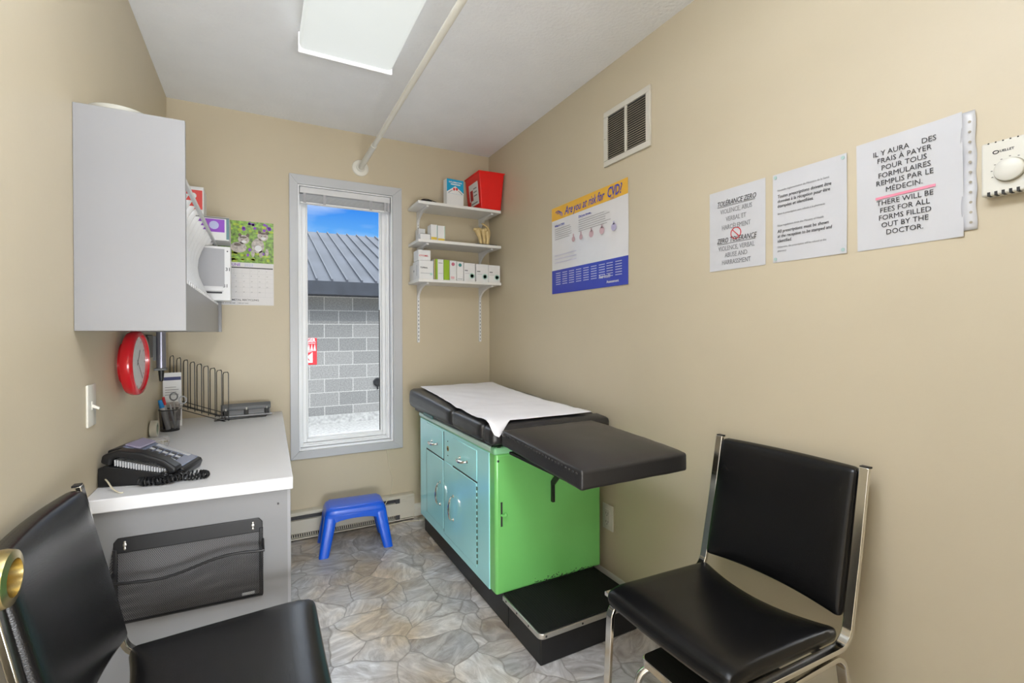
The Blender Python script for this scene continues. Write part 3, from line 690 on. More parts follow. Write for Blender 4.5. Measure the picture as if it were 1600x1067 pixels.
# chipped paint along the lower edge of the end
b = MB(); rnd = random.Random(5)
for k in range(110):
    x = rnd.gauss(1.17, .11); z = .127 + abs(rnd.gauss(0, .008)); r_ = rnd.uniform(.0012, .0032)
    if not .90 < x < 1.36: continue
    b.box(x - r_, x + r_ * 1.4, EY0 - .0008, EY0, z, z + r_)
tag(b.build('paint_chips', M_dark, et), kind='stuff')
# step
st_ = MB().box(.885, 1.345, 1.452, 1.70, 0, .106).build('step_box', M_blackp, et, bevel=.006)
def rrect(x0, x1, y0, y1, r, n=6):
    P = []
    for cx, cy, a0 in ((x1 - r, y1 - .002, 0), (x0 + r, y1 - .002, 90), (x0 + r, y0 + r, 180), (x1 - r, y0 + r, 270)):
        if a0 in (0, 90): P.append((x1 if a0 == 0 else x0, y1)); continue
        for k in range(n + 1): a = math.radians(a0 + 90 * k / n); P.append((cx + r * math.cos(a), cy + r * math.sin(a)))
    return P
MB().prism(rrect(.874, 1.352, 1.437, 1.732, .022), .104, .1235, 'z').build('step_trim', M_alu, st_, bevel=.002)
MB().prism(rrect(.880, 1.346, 1.443, 1.731, .018), .1225, .1275, 'z').build('tread', M_rub, st_)
b = MB()
for k in range(46): x = .886 + k * .01; b.box(x, x + .0055, 1.450, 1.728, .1272, .1285)
tag(b.build('tread_ribs', M_rub, st_), kind='stuff')
for p in ((.90, 1.4365), (1.06, 1.4365), (1.24, 1.4365)): MB().ball((p[0], p[1], .114), .004, .0015, .004).build('screw', M_dark, st_)
for p in (1.52, 1.61, 1.70): MB().ball((.8735, p, .114), .0015, .004, .004).build('screw', M_dark, st_)
MB().box(1.356, 1.405, 1.55, 1.733, .010, .06).build('slide_rail', M_alu, et, bevel=.003)

# cushions
def topz(y):
    P = [(1.60, .800), (1.70, .818), (1.80, .826), (2.17, .832), (2.87, .862)]
    for i in range(4):
        if y <= P[i + 1][0]: t = (y - P[i][0]) / (P[i + 1][0] - P[i][0]); return P[i][1] + (P[i + 1][1] - P[i][1]) * t
    return P[-1][1]
CX0, CX1 = .812, 1.418
def cushion(name, y0, y1, zb=.744, r=.026, x0=CX0, x1=CX1):
    def fn(p):
        k = (p.z - zb) / (.83 - zb); tz = topz(p.y)
        u = (p.x - x0) / (x1 - x0); v = (p.y - y0) / (y1 - y0)
        cr = .010 * (1 - (2 * u - 1) ** 4) * (1 - (2 * v - 1) ** 4)
        z = zb + (tz - .006 - zb) * k + cr * max(0, k)
        w = .0015 * noise.noise(Vector((p.x * 22, p.y * 22, p.z * 22)))
        return Vector((p.x + w, p.y + w * .5, z + w))
    return MB().rbox(x0, x1, y0, y1, zb, .83, r, 14, fn).build(name, M_vinylc, et, ang=60)
cushion('head_cushion', 2.165, 2.89); cushion('middle_cushion', 1.808, 2.155); cushion('end_cushion', 1.700, 1.798)
MB().box(CX0 + .03, CX1 - .02, 1.76, 2.85, .728, .748).build('cushion_board', M_blackp, et)
MB().box(CX0 + .004, CX0 + .012, 2.45, 2.60, .734, .752).build('pillow_slot', mat('teal_shadow_slot', (.05, .16, .15), .4), et, bevel=.003)
# foot extension
def fpad(p):
    u = (p.x - .848) / .438; v = (p.y - 1.145) / .515
    cr = .019 * (1 - (2 * u - 1) ** 4) * (1 - (2 * v - 1) ** 4) if p.z > .77 else 0
    w = .0012 * noise.noise(Vector((p.x * 25, p.y * 25, p.z * 25)))
    return Vector((p.x + .02 * (v - .5) * 0 + w, p.y, p.z + cr + (v * .026) + w))
MB().rbox(.838, 1.280, 1.140, 1.665, .729, .791, .009, 16, fpad).build('foot_cushion', M_vinylc, et, ang=60)
MB().box(.865, 1.255, 1.17, 1.65, .722, .732, M=Matrix()).build('foot_board', M_blackp, et)
b = MB(); 
for k in range(26):
    v = k / 25; b.ball((.8375, 1.165 + v * .48, .777 + v * .026), .0028, .005, .0042, 8)
tag(b.build('seam_puckers', M_vinylc, et), kind='stuff')
b = MB(); b.bar([(1.118, EY0 - .004, .468), (1.118, EY0 - .004, .545), (1.118, 1.55, .735)], .012, .022, (1, 0, 0)); b.build('support_strut', M_black, et)
b = MB(); b.bar([(.92, EY0 + .03, .738), (.92, 1.60, .738)], .012, .02, (1, 0, 0)); b.bar([(1.22, EY0 + .03, .738), (1.22, 1.60, .738)], .012, .02, (1, 0, 0)); b.build('slide_bar', M_black, et)

# crepe paper sheet on the table, hanging into a point at the near left corner
def paperfn(u, v):
    yf = 2.84 + (1.745 - 2.84) * v
    x0 = .872 - .050 * v + .006 * math.sin(v * 5); x1 = 1.365 - .01 * math.sin(v * 4) - .03 * v
    x = x0 + (x1 - x0) * u
    y_ = yf - .0; z = topz(y_) + .009 + .006 * max(0, 1 - abs(y_ - 2.16) / .05) * -.6 + .005 * abs(noise.noise(Vector((x * 7, y_ * 9, 1))))
    if v > .88:
        k = (v - .88) / .12; sag = max(0, 1 - abs(u - .03) / .16)
        y_ -= .075 * k * sag; z += .004 * k * (1 - sag) + .007 * math.sin(PI * min(1, k * 1.2)) * sag; z -= max(0, k - .68) / .32 * .045 * sag
    return Vector((x, y_, z))
pp_ = MB().grid(paperfn, 36, 60).build('paper_sheet', M_exam, solid=.0008); tag(pp_, 'white crepe paper sheet laid over the black exam table cushions', 'paper sheet')

# ------------------------------------------------------------------ chairs (built facing +X around the origin)
def make_chair(label):
    root = thing('stacking_chair', label, 'chair')
    def seatfn(p):
        u = (p.x + .215) / .42; v = p.y / .205
        sag = .020 * (1 - v * v) * (.35 + .65 * (1 - u)) if True else 0
        top = .010 * (1 - v ** 4) * (1 - (2 * u - 1) ** 4) if p.z > .43 else 0
        fwd = .030 * (1 - v * v) * max(0, (.35 - u) / .35)
        w = .0010 * noise.noise(Vector((p.x * 14, p.y * 14, 3)))
        front = -.014 * max(0, (u - .86) / .14) ** 2
        return Vector((p.x + fwd, p.y, p.z + top - sag + .016 * (u - .2) + front + w))
    MB().rbox(-.215, .205, -.205, .205, .414, .456, .018, 14, seatfn).build('seat', M_vinylb, root, ang=60)
    def backfn(p):
        k = (p.z - .470) / .372; v = p.y / .205
        x = -.226 - .082 * k + p.x - .018 * (1 - v * v)
        pad = .012 * (1 - v ** 4) * (1 - (2 * k - 1) ** 4) if p.x > .005 else 0
        z = p.z + .010 * (1 - v * v) * (1 if k < .3 else 0) * (1 - k / .3 if k < .3 else 0)
        return Vector((x + pad, p.y, z))
    MB().rbox(-.018, .018, -.206, .206, .470, .842, .015, 14, backfn).build('backrest', M_vinylb, root, ang=60)
    for s in (-1, 1):
        y = s * .2195
        P = [(.186, y, .430), (-.175, y, .416)]
        for k in range(1, 7):
            a = math.radians(90 * k / 6 * .87); P.append((-.175 - .052 * math.sin(a), y, .416 + .052 * (1 - math.cos(a))))
        P += [(-.262, y, .62), (-.306, y, .846)]
        MB().bar(P, .012, .024, (0, 0, 1)).build('side_frame', M_chrome, root, bevel=.002)
        y2 = s * .2215
        q = []
        def arc(cx, cz, r, a0, a1, n=6):
            for k in range(n + 1):
                a = math.radians(a0 + (a1 - a0) * k / n); q.append((cx + r * math.cos(a), y2, cz + r * math.sin(a)))
        q.append((.192, y2, .002)); arc(.128, .355, .045, 8, 90); arc(-.150, .355, .045, 90, 164); q.append((-.265, y2, .002))
        MB().bar(q, .012, .024, (1, 0, 0)).build('leg_frame', M_chrome, root, bevel=.002)
        for x in (.193, -.265): MB().box(x - .012, x + .012, y2 - .014, y2 + .014, 0, .010).build('foot_cap', M_blackp, root, bevel=.002)
        MB().box(-.308 - .009, -.308 + .006, y - .0115, y + .0115, .8445, .849).build('end_plug', M_blackp, root)
    for x, z in ((.13, .388), (-.17, .386)):
        MB().box(x - .009, x + .009, -.216, .216, z - .010, z + .004).build('cross_bar', M_black, root, bevel=.002)
    return root
def copy_tree(o, label, loc, rz):
    r = o.copy(); COL.objects.link(r); r.location = loc; r.rotation_euler = (0, 0, rz); r['label'] = label
    def rec(a, b):
        for c in list(a.children):
            d = c.copy(); COL.objects.link(d); d.parent = b; rec(c, d)
    rec(o, r); return r
G = 'black vinyl stacking chairs'
ch = make_chair('black vinyl chair with chrome frame against the right wall below the notices')
copy_tree(ch, 'black vinyl chair with chrome frame in the left foreground beside the desk', (-.068, 1.238, 0), 0)['group'] = G
ch.location = (1.082, .876, 0); ch.rotation_euler = (0, 0, PI); ch['group'] = G

# ------------------------------------------------------------------ step stool under the right chair
ss = thing('step_stool', 'low chrome step stool with black ribbed tread tucked under the right chair', 'step stool', (1.16, .95, 0))
tr = MB().prism([(x, y) for x, y in [(1.010 + .022 * (1 - math.cos(a)), 1.083 - .022 * (1 - math.sin(a))) for a in [k * PI / 12 for k in range(7)]]] + [(1.33, 1.083), (1.33, .76), (1.010, .76)], .198, .222, 'z').build('tread_frame', M_chrome, ss, bevel=.002)
MB().prism([(1.014 + .020 * (1 - math.cos(a)), 1.079 - .020 * (1 - math.sin(a))) for a in [k * PI / 12 for k in range(7)]] + [(1.326, 1.079), (1.326, .764), (1.014, .764)], .2215, .2245, 'z').build('tread', M_rub, ss)
b = MB()
for k in range(30): b.box(1.036 + k * .0095, 1.041 + k * .0095, .768, 1.074, .2242, .2254)
tag(b.build('tread_ribs', M_rub, ss), kind='stuff')
for y in (1.045, .80):
    MB().tube(curve_pts([(1.06, y, .190), (1.035, y + .02, .188), (1.005, y + .035, .16), (.995, y + .035, .09), (.990, y + .035, .0)], 8), .0115, 12).build('leg', M_chrome, ss)
    MB().tube(curve_pts([(1.28, y, .190), (1.31, y + .02, .185), (1.34, y + .035, .15), (1.352, y + .035, .09), (1.355, y + .035, .0)], 8), .0115, 12).build('leg', M_chrome, ss)

# ------------------------------------------------------------------ blue stool
bs = thing('plastic_stool', 'small bright blue plastic step stool in front of the heater', 'stool', (.475, 2.81, 0), M=Matrix.Translation((.475, 2.812, 0)) @ RZ(math.radians(-4)))
SM = RM[bs.name]
def stfn(p):
    k = (.243 - p.z) / .05; return SM @ Vector((p.x * (1 + .05 * k), p.y * (1 + .07 * k), p.z))
b = MB().rbox(-.158, .158, -.098, .098, .186, .243, .030, 8, stfn)
b.build('seat', M_blue, bs, ang=60)
MB().rbox(-.135, .135, -.078, .078, .238, .2455, .0035, 3, M=SM).build('seat_panel', M_blue, bs, ang=60)
for sx in (-1, 1):
    for sy in (-1, 1):
        def ring_(cx, cy, z, w, d):
            return [SM @ Vector((cx + w * math.copysign(abs(math.cos(a)) ** .5, math.cos(a)), cy + d * math.copysign(abs(math.sin(a)) ** .5, math.sin(a)), z)) for a in [2 * PI * (i + .5) / 16 for i in range(16)]]
        b = MB(); lv = [ring_(sx * (.128 + .040 * k), sy * (.070 + .038 * k), .212 - .210 * k, .034 - .008 * k, .030 - .006 * k) for k in (0, .25, .5, .75, .97)] + [ring_(sx * .169, sy * .109, .000, .025, .023)]
        V = [[b.bm.verts.new(p) for p in L_] for L_ in lv]
        for i in range(len(V) - 1):
            for j in range(16): b.bm.faces.new((V[i][j], V[i][(j + 1) % 16], V[i + 1][(j + 1) % 16], V[i + 1][j]))
        b.bm.faces.new(V[0]); b.bm.faces.new(V[-1][::-1]); b.build('leg', M_blue, bs, ang=60)
# aprons arching between the legs
for sy in (-1, 1):
    pts = [(-.15, .21), (.15, .21), (.13, .165)] + [(.11 * math.cos(a), .165 + .018 * math.sin(a)) for a in [k * PI / 8 for k in range(9)]] + [(-.13, .165)]
    b = MB(); b.prism(pts, sy * .094 - .008, sy * .094 + .006, 'y', M=SM); b.build('apron', M_blue, bs, bevel=.003)
for sx in (-1, 1):
    pts = [(-.085, .21), (.085, .21), (.075, .155)] + [(.05 * math.cos(a), .155 + .025 * math.sin(a)) for a in [k * PI / 8 for k in range(9)]] + [(-.075, .155)]
    b = MB(); b.prism(pts, sx * .158 - .006, sx * .158 + .006, 'x', M=SM); b.build('apron', M_blue, bs, bevel=.003)

# ------------------------------------------------------------------ desk
dk = thing('desk', 'white laminate built-in desk along the left wall under the file cabinet', 'desk', (-.17, 2.35, 0))
MB().hexa([(-.421, 1.668, .712), (.092, 1.638, .712), (.116, 3.048, .712), (-.421, 3.048, .712)], [(-.421, 1.668, .75), (.092, 1.638, .75), (.116, 3.048, .75), (-.421, 3.048, .75)]).build('worktop', M_top, dk, bevel=.003)
MB().hexa([(-.421, 1.684, 0), (.076, 1.655, 0), (.076, 1.675, 0), (-.421, 1.704, 0)], [(-.421, 1.684, .713), (.076, 1.655, .713), (.076, 1.675, .713), (-.421, 1.704, .713)]).build('end_panel', M_panel_shade, dk)
MB().box(.070, .086, 1.657, 1.80, 0, .713).build('edge_strip', M_lam_shade, dk, bevel=.002)
MB().box(-.15, .066, 1.705, 3.03, .05, .71).build('drawer_unit', M_lam_shade, dk, bevel=.002)
for p in ((.05, .668), (.052, .33)):
    MB().cyl((p[0], 1.652, p[1]), (p[0], 1.658, p[1]), .003, seg=10).build('screw_hole', M_dkgrey, dk)

fb = thing('wall_file_basket', 'black wire mesh file basket mounted on the end panel of the desk', 'file basket', M=Matrix.Translation((-.176, 1.670, .515)) @ RZ(math.radians(-3.35)))
FM = RM[fb.name]
hw, hh = .183, .118
MB().box(-hw + .006, hw - .006, -.0035, -.002, -hh, hh - .028, M=FM).build('back_mesh', M_mesh, fb)
MB().prism([(-hw, hh - .042), (hw, hh - .042), (hw, hh - .012), (hw - .010, hh), (-hw + .010, hh), (-hw, hh - .012)], -.006, -.001, 'y', M=FM).build('top_plate', M_black, fb, bevel=.0015)
for sx in (-1, 1): MB().box(sx * (hw - .004) - .005, sx * (hw - .004) + .005, -.010, -.001, -hh, hh - .03, M=FM).build('side_post', M_black, fb, bevel=.0015)
def rimz(x):
    t = (x + hw) / (2 * hw); return .012 + .030 * (.5 - .5 * math.cos(PI * max(0, min(1, (t - .25) / .65)))) + .004 * math.cos(t * 9)
def pock(u, v):
    x = -hw + 2 * hw * u; z = -hh + (rimz(x) + hh) * v; y = -.012 - .048 * v ** .8
    return FM @ Vector((x * (1 + .03 * v), y, z))
MB().grid(pock, 30, 10).build('pocket_mesh', M_mesh, fb)
b = MB().box(-hw, hw, -.014, -.002, -hh - .001, -hh + .002, M=FM); b.build('bottom_edge', M_black, fb)
MB().tube([FM @ Vector((-hw, -.004, .020))] + [pock(k / 30, 1) for k in range(31)] + [FM @ Vector((hw, -.004, .05))], .0042, 8).build('rim_wire', M_blackp, fb)
for sx in (-1, 1):
    b = MB(); b.prism([(-.004, -hh), (-.062, .02 if sx < 0 else .045), (-.004, hh - .02)], sx * hw - .0007, sx * hw + .0007, 'x', M=FM); b.build('side_mesh', M_mesh, fb)
for sx in (-1, 1):
    b = MB(); b.ball(FM @ Vector((sx * (hw - .026), -.0066, hh - .020)), .0045, .0012, .006); b.ball(FM @ Vector((sx * (hw - .026), -.0066, hh - .012)), .003, .0012, .003); b.ball(FM @ Vector((sx * (hw - .026), -.0066, hh - .030)), .003, .0012, .005)
    b.build('mounting_screw', M_alu, fb)
MB().box(hw - .055, hw - .022, -.017, -.0155, -hh + .012, -hh + .020, M=FM).build('maker_tag', M_lgrey, fb)

# telephone
ph = thing('telephone', 'black desk telephone with handset and sloped keypad on the desk', 'telephone', M=Matrix.Translation((-.4195, 1.795, .7505)) @ RZ(math.radians(-15)) @ Matrix.Diagonal((1.10, 1, .98, 1)))
PM = RM[ph.name]
MB().prism([(0, 0), (.170, 0), (.182, .016), (.175, .026), (.02, .062), (.012, .062), (.010, .056), (0, .058)], 0, .045, 'y', M=PM).build('cradle_side', M_blackp, ph, bevel=.003)
MB().prism([(0, .0), (.182, 0), (.190, .022), (.185, .032), (.03, .105), (0, .100)], .047, .185, 'y', M=PM).build('base', M_blackp, ph, bevel=.005)
q = [(.006, .072), (.01, .096), (.045, .108), (.10, .098), (.155, .072), (.186, .045), (.182, .032), (.166, .026), (.158, .045), (.135, .062), (.045, .088), (.032, .082), (.030, .062)]
MB().prism(q, -.002, .044, 'y', M=PM).build('handset', M_blackp, ph, bevel=.007, seg=3)
b = MB()
for k in range(20): x = .036 + k * .0062; z = .079 - (x - .036) * .30; b.box(x, x + .003, .006, .042, z - .018, z, M=PM)
tag(b.build('speaker_grille', M_lgrey, ph), kind='stuff')
KP = PM @ Matrix.Translation((.03, .115, .1055)) @ Matrix.Rotation(math.radians(25.3), 4, 'Y')
MB().box(0, .165, -.055, .060, -.001, .003, M=KP).build('key_panel', mat('phone_panel', (.20, .23, .32), .18), ph, bevel=.002)
for i in range(5):
    for j in range(4): MB().box(.050 + i * .018, .063 + i * .018, -.046 + j * .018, -.034 + j * .018, .0028, .0062, M=KP).build('key', M_dkgrey if j % 2 else M_lgrey, ph, bevel=.001)
MB().box(.0, .040, -.045, .055, .002, .008, M=KP @ Matrix.Rotation(math.radians(-4), 4, 'Y')).build('display', mat('phone_display', (.30, .27, .38), .15), ph, bevel=.003)
MB().box(.050, .145, .034, .052, .0028, .0045, M=KP).build('index_strip', M_lgrey, ph)
cp = curve_pts([(-.250, 1.752, .780), (-.262, 1.742, .765), (-.300, 1.748, .762), (-.308, 1.765, .764), (-.270, 1.742, .762), (-.235, 1.735, .765), (-.215, 1.765, .768), (-.240, 1.790, .785), (-.225, 1.772, .764), (-.185, 1.748, .762), (-.150, 1.752, .762), (-.160, 1.775, .762), (-.200, 1.785, .762)], 10)
frs = MB()._frames(cp, False, None); hx = []
for i, (p, a, bb, t) in enumerate(frs[:-1]):
    nx = frs[i + 1][0]
    for k in range(6):
        f = k / 6; w = 2 * PI * (i + f) * .42; c0 = p.lerp(nx, f); hx.append(c0 + (a * math.cos(w) + bb * math.sin(w)) * .0092)
MB().tube(hx, .0023, 6).build('coiled_cord', M_blackp, ph)
MB().tube(curve_pts([(-.405, 1.800, .775), (-.392, 1.775, .770), (-.372, 1.735, .758), (-.352, 1.708, .752), (-.342, 1.704, .751)], 6), .0022, 6).build('line_cord', M_cord, ph)

# pen cup and pens
pc = thing('pen_cup', 'black mesh pen cup on the desk by the wire rack', 'pen cup', (-.368, 2.70, .7505))
CPM = Matrix.Translation((-.368, 2.70, .7505))
cupwall = MB()
def cupf(u, v): a = 2 * PI * u; r = .037 + .006 * v; return CPM @ Vector((r * math.cos(a), r * math.sin(a), .003 + .095 * v))
MB().grid(cupf, 28, 3).build('mesh_wall', clear_mat('cup_mesh_fine', (.02, .02, .03), .42, .4), pc)
MB().lathe([(.037, 0), (.038, .003), (.005, .003)], CPM).build('cup_base', M_black, pc)
MB().tube([cupf(k / 28, 1) for k in range(28)], .0022, 6, closed=True).build('rim', M_black, pc)
def pen(name, label, cat, dx, dy, tx, ty, L, r, material, cap=None):
    a = Vector((-.368 + dx, 2.70 + dy, .7585)); d = Vector((tx, ty, 1)).normalized()
    t = thing(name, label, cat, a); MB().cyl(a, a + d * L * .75, r, seg=10).build('barrel', material, t)
    MB().cyl(a + d * L * .74, a + d * L, r * 1.12, r * .8, seg=10).build('cap', cap or material, t)
pen('marker_pen', 'blue highlighter pen standing in the mesh pen cup', 'pen', -.004, -.018, -.22, -.05, .142, .0095, mat('marker_grey', (.55, .56, .58), .3), mat('marker_blue', (.01, .25, .68), .3))
pen('pen', 'grey slim pen leaning right in the mesh pen cup', 'pen', .02, -.01, -.16, .0, .115, .004, M_lgrey)
pen('pen', 'black pen at the left side of the mesh pen cup', 'pen', -.022, -.002, -.12, .1, .12, .004, M_ink)
pen('marker_pen', 'red capped marker in the back of the mesh pen cup', 'pen', -.006, .016, -.16, .1, .148, .006, M_lgrey, M_rink)
sc = thing('scissors', 'grey handled scissors upside down in the mesh pen cup', 'scissors', (-.355, 2.71, .76))
for s, e in ((-1, (-.352, 2.690, .908)), (1, (-.318, 2.69, .890))):
    MB().bar([(-.352 - s * .006, 2.708, .758), (-.350, 2.708, .83), (e[0], e[1] + .003, e[2] - .022)], .006, .003, (1, 0, 0)).build('blade', M_alu, sc)
    MB().tube([(e[0] + .0145 * math.cos(a), e[1], e[2] + .017 * math.sin(a)) for a in [k * PI / 8 for k in range(16)]], .003, 8, closed=True).build('handle_loop', M_grey if s < 0 else M_lgrey, sc)

lf = thing('leaflet_card', 'white card with dark blue band standing behind the pen cup', 'card', M=Matrix.Translation((-.372, 2.79, .7505)) @ RZ(math.radians(12)))
LM = RM[lf.name] @ Matrix.Rotation(math.radians(-6), 4, 'X')
MB().box(-.034, .040, -.0012, .0012, .001, .262, M=LM).build('card', M_paper, lf)
MB().box(-.030, .038, -.0018, -.0013, .225, .241, M=LM).build('blue_band', mat('navy_ink', (.02, .03, .14), .5), lf)
b = MB()
for k in range(4): b.box(-.026, .018 + .01 * (k % 2), -.0018, -.0013, .190 - k * .012, .1925 - k * .012, M=LM)
b.build('printed_text', M_grayink, lf)
MB().box(-.030, .034, -.0018, -.0013, .03, .12, M=LM).build('printed_picture', mat('card_print', (.45, .40, .38), .5, var=.4, vscale=60), lf)

TM = Matrix.Translation((-.404, 2.55, .7875)) @ Matrix.Rotation(math.radians(90), 4, 'Y')
tr_ = thing('tape_roll', 'white round tape roll standing on edge against the wall left of the pen cup', 'tape roll', (-.404, 2.55, .7505))
MB().lathe([(.0365, -.012), (.0365, .012), (.030, .013), (.026, .012), (.026, -.012)], TM, 32, True).build('tape', M_cream, tr_)
MB().lathe([(.026, -.011), (.026, .011), (.019, .011), (.019, -.011)], TM, 32, True).build('core', mat('core_green', (.35, .42, .33), .5), tr_)
bg_ = thing('plastic_bag', 'crumpled clear plastic bag of small metal items behind the telephone', 'bag', (-.365, 2.25, .7505))
rnd = random.Random(11)
def bagf(p):
    d = noise.noise(p * 38) * .010; n_ = (p - Vector((-.362, 2.27, .77))); 
    q = p + n_.normalized() * d; q.z = max(.7512, q.z); return q
MB().rbox(-.405, -.318, 2.19, 2.35, .7512, .793, .018, 10, bagf).build('bag_film', clear_mat('bag_film', (.85, .86, .88), .35, .12), bg_, ang=80)
for k in range(7):
    a = rnd.uniform(0, PI); p = Vector((rnd.uniform(-.385, -.335), rnd.uniform(2.21, 2.33), rnd.uniform(.756, .778)))
    MB().box(-.012, .012, -.005, .005, -.002, .003, M=Matrix.Translation(p) @ RZ(a) @ Matrix.Rotation(rnd.uniform(-.5, .5), 4, 'X')).build('metal_clip', M_dkgrey if k % 3 else M_brass, bg_)

# wire step rack and hole punch
wr = thing('wire_desk_rack', 'black wire file sorter with nine upright loops at the back of the desk', 'file sorter', (-.27, 2.91, .7505))
def W_(t): return Vector((-.395 + .235 * t, 2.925 - .035 * t, .862 - .090 * t))
for k in range(9):
    c = W_(k / 8); h = .232; d = .055
    P = [(c.x + .020, c.y - d, c.z - .02), (c.x + .020, c.y - d, c.z + h - .010), (c.x + .016, c.y - d * .75, c.z + h - .002), (c.x - .006, c.y + d * .8, c.z + h - .010), (c.x - .010, c.y + d, c.z + h - .022), (c.x - .010, c.y + d, c.z - .02)]
    MB().tube(P, .0021, 6).build('loop', M_black, wr)
for dy, dz in ((-.055, -.02), (-.055, .004), (.055, -.02), (.055, .004)):
    a = W_(-.02); c = W_(1.04); MB().tube([a + Vector((0, dy, dz)), c + Vector((0, dy, dz))], .0021, 6).build('rail', M_black, wr)
MB().tube([(-.405, 2.865, .862 - .022), (-.404, 2.865, .753), (-.404, 2.98, .753), (-.405, 2.98, .862 - .022)], .0024, 6).build('rear_leg', M_black, wr)
MB().tube([(-.158, 2.945, .752), (-.158, 2.83, .752), (-.205, 2.862, .760), (-.155, 2.832, .77)], .0024, 6).build('front_leg', M_black, wr)
MB().tube([(-.205, 2.862, .7528), (.030, 2.90, .7528), (.036, 2.955, .7528), (.036, 2.96, .768)], .0024, 6).build('base_wire', M_black, wr)
hp = thing('hole_punch', 'dark grey three-hole paper punch at the back right of the desk', 'hole punch', (-.06, 2.96, .7505))
HM = Matrix.Translation((-.062, 2.965, .7555)) @ RZ(math.radians(4))
MB().box(-.125, .120, -.042, .030, 0, .008, M=HM).build('base_plate', M_lgrey, hp, bevel=.002)
MB().prism([(-.030, .034), (.012, .030), (.020, .046), (.014, .064), (-.010, .068), (-.030, .052)], -.120, .116, 'x', M=HM).build('lever', M_grey, hp, bevel=.004)
MB().box(-.118, .114, .004, .020, .006, .034, M=HM).build('spine', M_lgrey, hp, bevel=.002)
for x in (-.098, -.002, .096):
    MB().box(x - .010, x + .010, -.034, .012, .006, .034, M=HM).build('punch_head', M_black, hp, bevel=.002)
    MB().cyl(HM @ Vector((x, -.030, .034)), HM @ Vector((x, -.030, .046)), .005).build('pin', M_alu, hp)

# ------------------------------------------------------------------ red wall clock, switch plate, grey tube
CM = Matrix.Translation((LEFT + .001, 2.105, 1.098)) @ Matrix.Rotation(math.radians(90), 4, 'Y') @ Matrix.Rotation(math.radians(4), 4, 'X')
ck = thing('wall_clock', 'round wall clock with thick red rim under the cabinet', 'clock', (LEFT, 2.105, 1.098))
MB().lathe([(.07, 0), (.07, .016), (.108, .020), (.113, .030), (.113, .046), (.108, .053), (.098, .054), (.095, .046), (.094, .040), (.02, .040)], CM, 56).build('rim', M_cred, ck, ang=50)
MB().lathe([(.0945, .0405), (.0945, .0412), (.01, .0412)], CM, 48).build('dial', M_paper, ck)
b = MB()
for k in range(12): a = k * PI / 6; b.box(.080, .089, -.0015, .0015, .0412, .0416, M=CM @ RZ(a))
b.build('hour_marks', M_ink, ck)
MB().box(-.010, .052, -.0022, .0022, .0425, .0432, M=CM @ RZ(2.6)).build('hour_hand', M_ink, ck)
MB().box(-.014, .076, -.0015, .0015, .0438, .0444, M=CM @ RZ(.7)).build('minute_hand', M_ink, ck)
MB().lathe([(.0945, .0475), (.0945, .0482), (.001, .0482)], CM, 40).build('lens', clear_mat('clock_lens', (.8, .82, .85), .12, .05), ck)
kb = thing('wall_plate', 'small black plate on the left wall right of the red clock', 'plate', (LEFT, 2.50, 1.15))
MB().box(LEFT, LEFT + .014, 2.445, 2.560, 1.098, 1.196).build('plate', M_blackp, kb, bevel=.003)
MB().box(LEFT + .014, LEFT + .016, 2.46, 2.545, 1.11, 1.185).build('inset', M_dkgrey, kb)
gt_ = thing('instrument_holder', 'grey metal tube hanging on the left wall under the cabinet', 'tube', (-.395, 2.66, 1.209))
MB().cyl((-.394, 2.66, 1.045), (-.394, 2.66, 1.2085), .0185).build('tube', mat('anodised_grey', (.26, .26, .32), .3, .6), gt_)
MB().box(-.418, -.372, 2.638, 2.682, 1.034, 1.045).build('collar', M_grey, gt_, bevel=.002)
MB().cyl((-.394, 2.66, .985), (-.394, 2.66, 1.036), .008, .012).build('stem', M_black, gt_)
MB().box(LEFT, -.410, 2.645, 2.675, 1.08, 1.19).build('wall_bracket', M_grey, gt_)

# ------------------------------------------------------------------ wall cabinet / file rack
wc = thing('wall_file_rack', 'white wall-hung file rack with tall end panel over the desk', 'cabinet', (-.30, 2.24, 1.209))
MB().box(-.4215, -.181, 1.613, 1.631, 1.209, 1.800).build('end_panel', M_lam_shade, wc, bevel=.001)
MB().box(-.4215, -.184, 1.631, 2.868, 1.209, 1.352).build('base_box', M_lam_shade, wc, bevel=.002)
MB().box(-.4215, -.412, 1.631, 2.868, 1.352, 1.70).build('back_panel', M_lam_shade, wc)
for k in range(14):
    y = 1.72 + k * .083
    P = [(-.411, 1.353), (-.411, 1.642), (-.192, 1.642)] + [(-.192 - .050 * math.sin(PI * i / 8), 1.642 - .285 * i / 8) for i in range(1, 9)]
    MB().prism(P, y, y + .003, 'y').build('divider', M_white, wc, smooth=False)
MB().box(-.196, -.184, 1.631, 2.868, 1.640, 1.652).build('front_rail', M_white, wc, bevel=.002)
b = MB()
for k in range(24):
    y = 1.66 + k * .05; b.box(-.185, -.1825, y, y + .028, 1.346, 1.356)
tag(b.build('label_clips', M_white, wc), kind='stuff')
MB().box(-.4215, -.170, 2.868, 2.886, 1.209, 1.652).build('far_panel', M_lam_shade, wc, bevel=.001)
dh = thing('shallow_dish', 'shallow translucent cream dish on top of the wall file rack end panel', 'dish', (-.340, 1.70, 1.80))
MB().box(-.4215, -.30, 1.631, 1.80, 1.785, 1.799).build('top_board', M_lam_shade, wc)
MB().lathe([(.045, 0), (.060, .003), (.068, .018), (.072, .021), (.066, .021), (.058, .008), (.01, .005)], Matrix.Translation((-.345, 1.71, 1.8005)), 36).build('bowl', M_cream, dh)
fh = thing('file_holder', 'white plastic file holder with grey face in the wall file rack', 'file holder', (-.19, 2.56, 1.353))
FY = 2.575
P = [(-.262 + .030 * (1 - math.cos(PI * .5 * i / 8)), 1.595 - .20 * math.sin(PI * .5 * i / 8)) for i in range(9)]
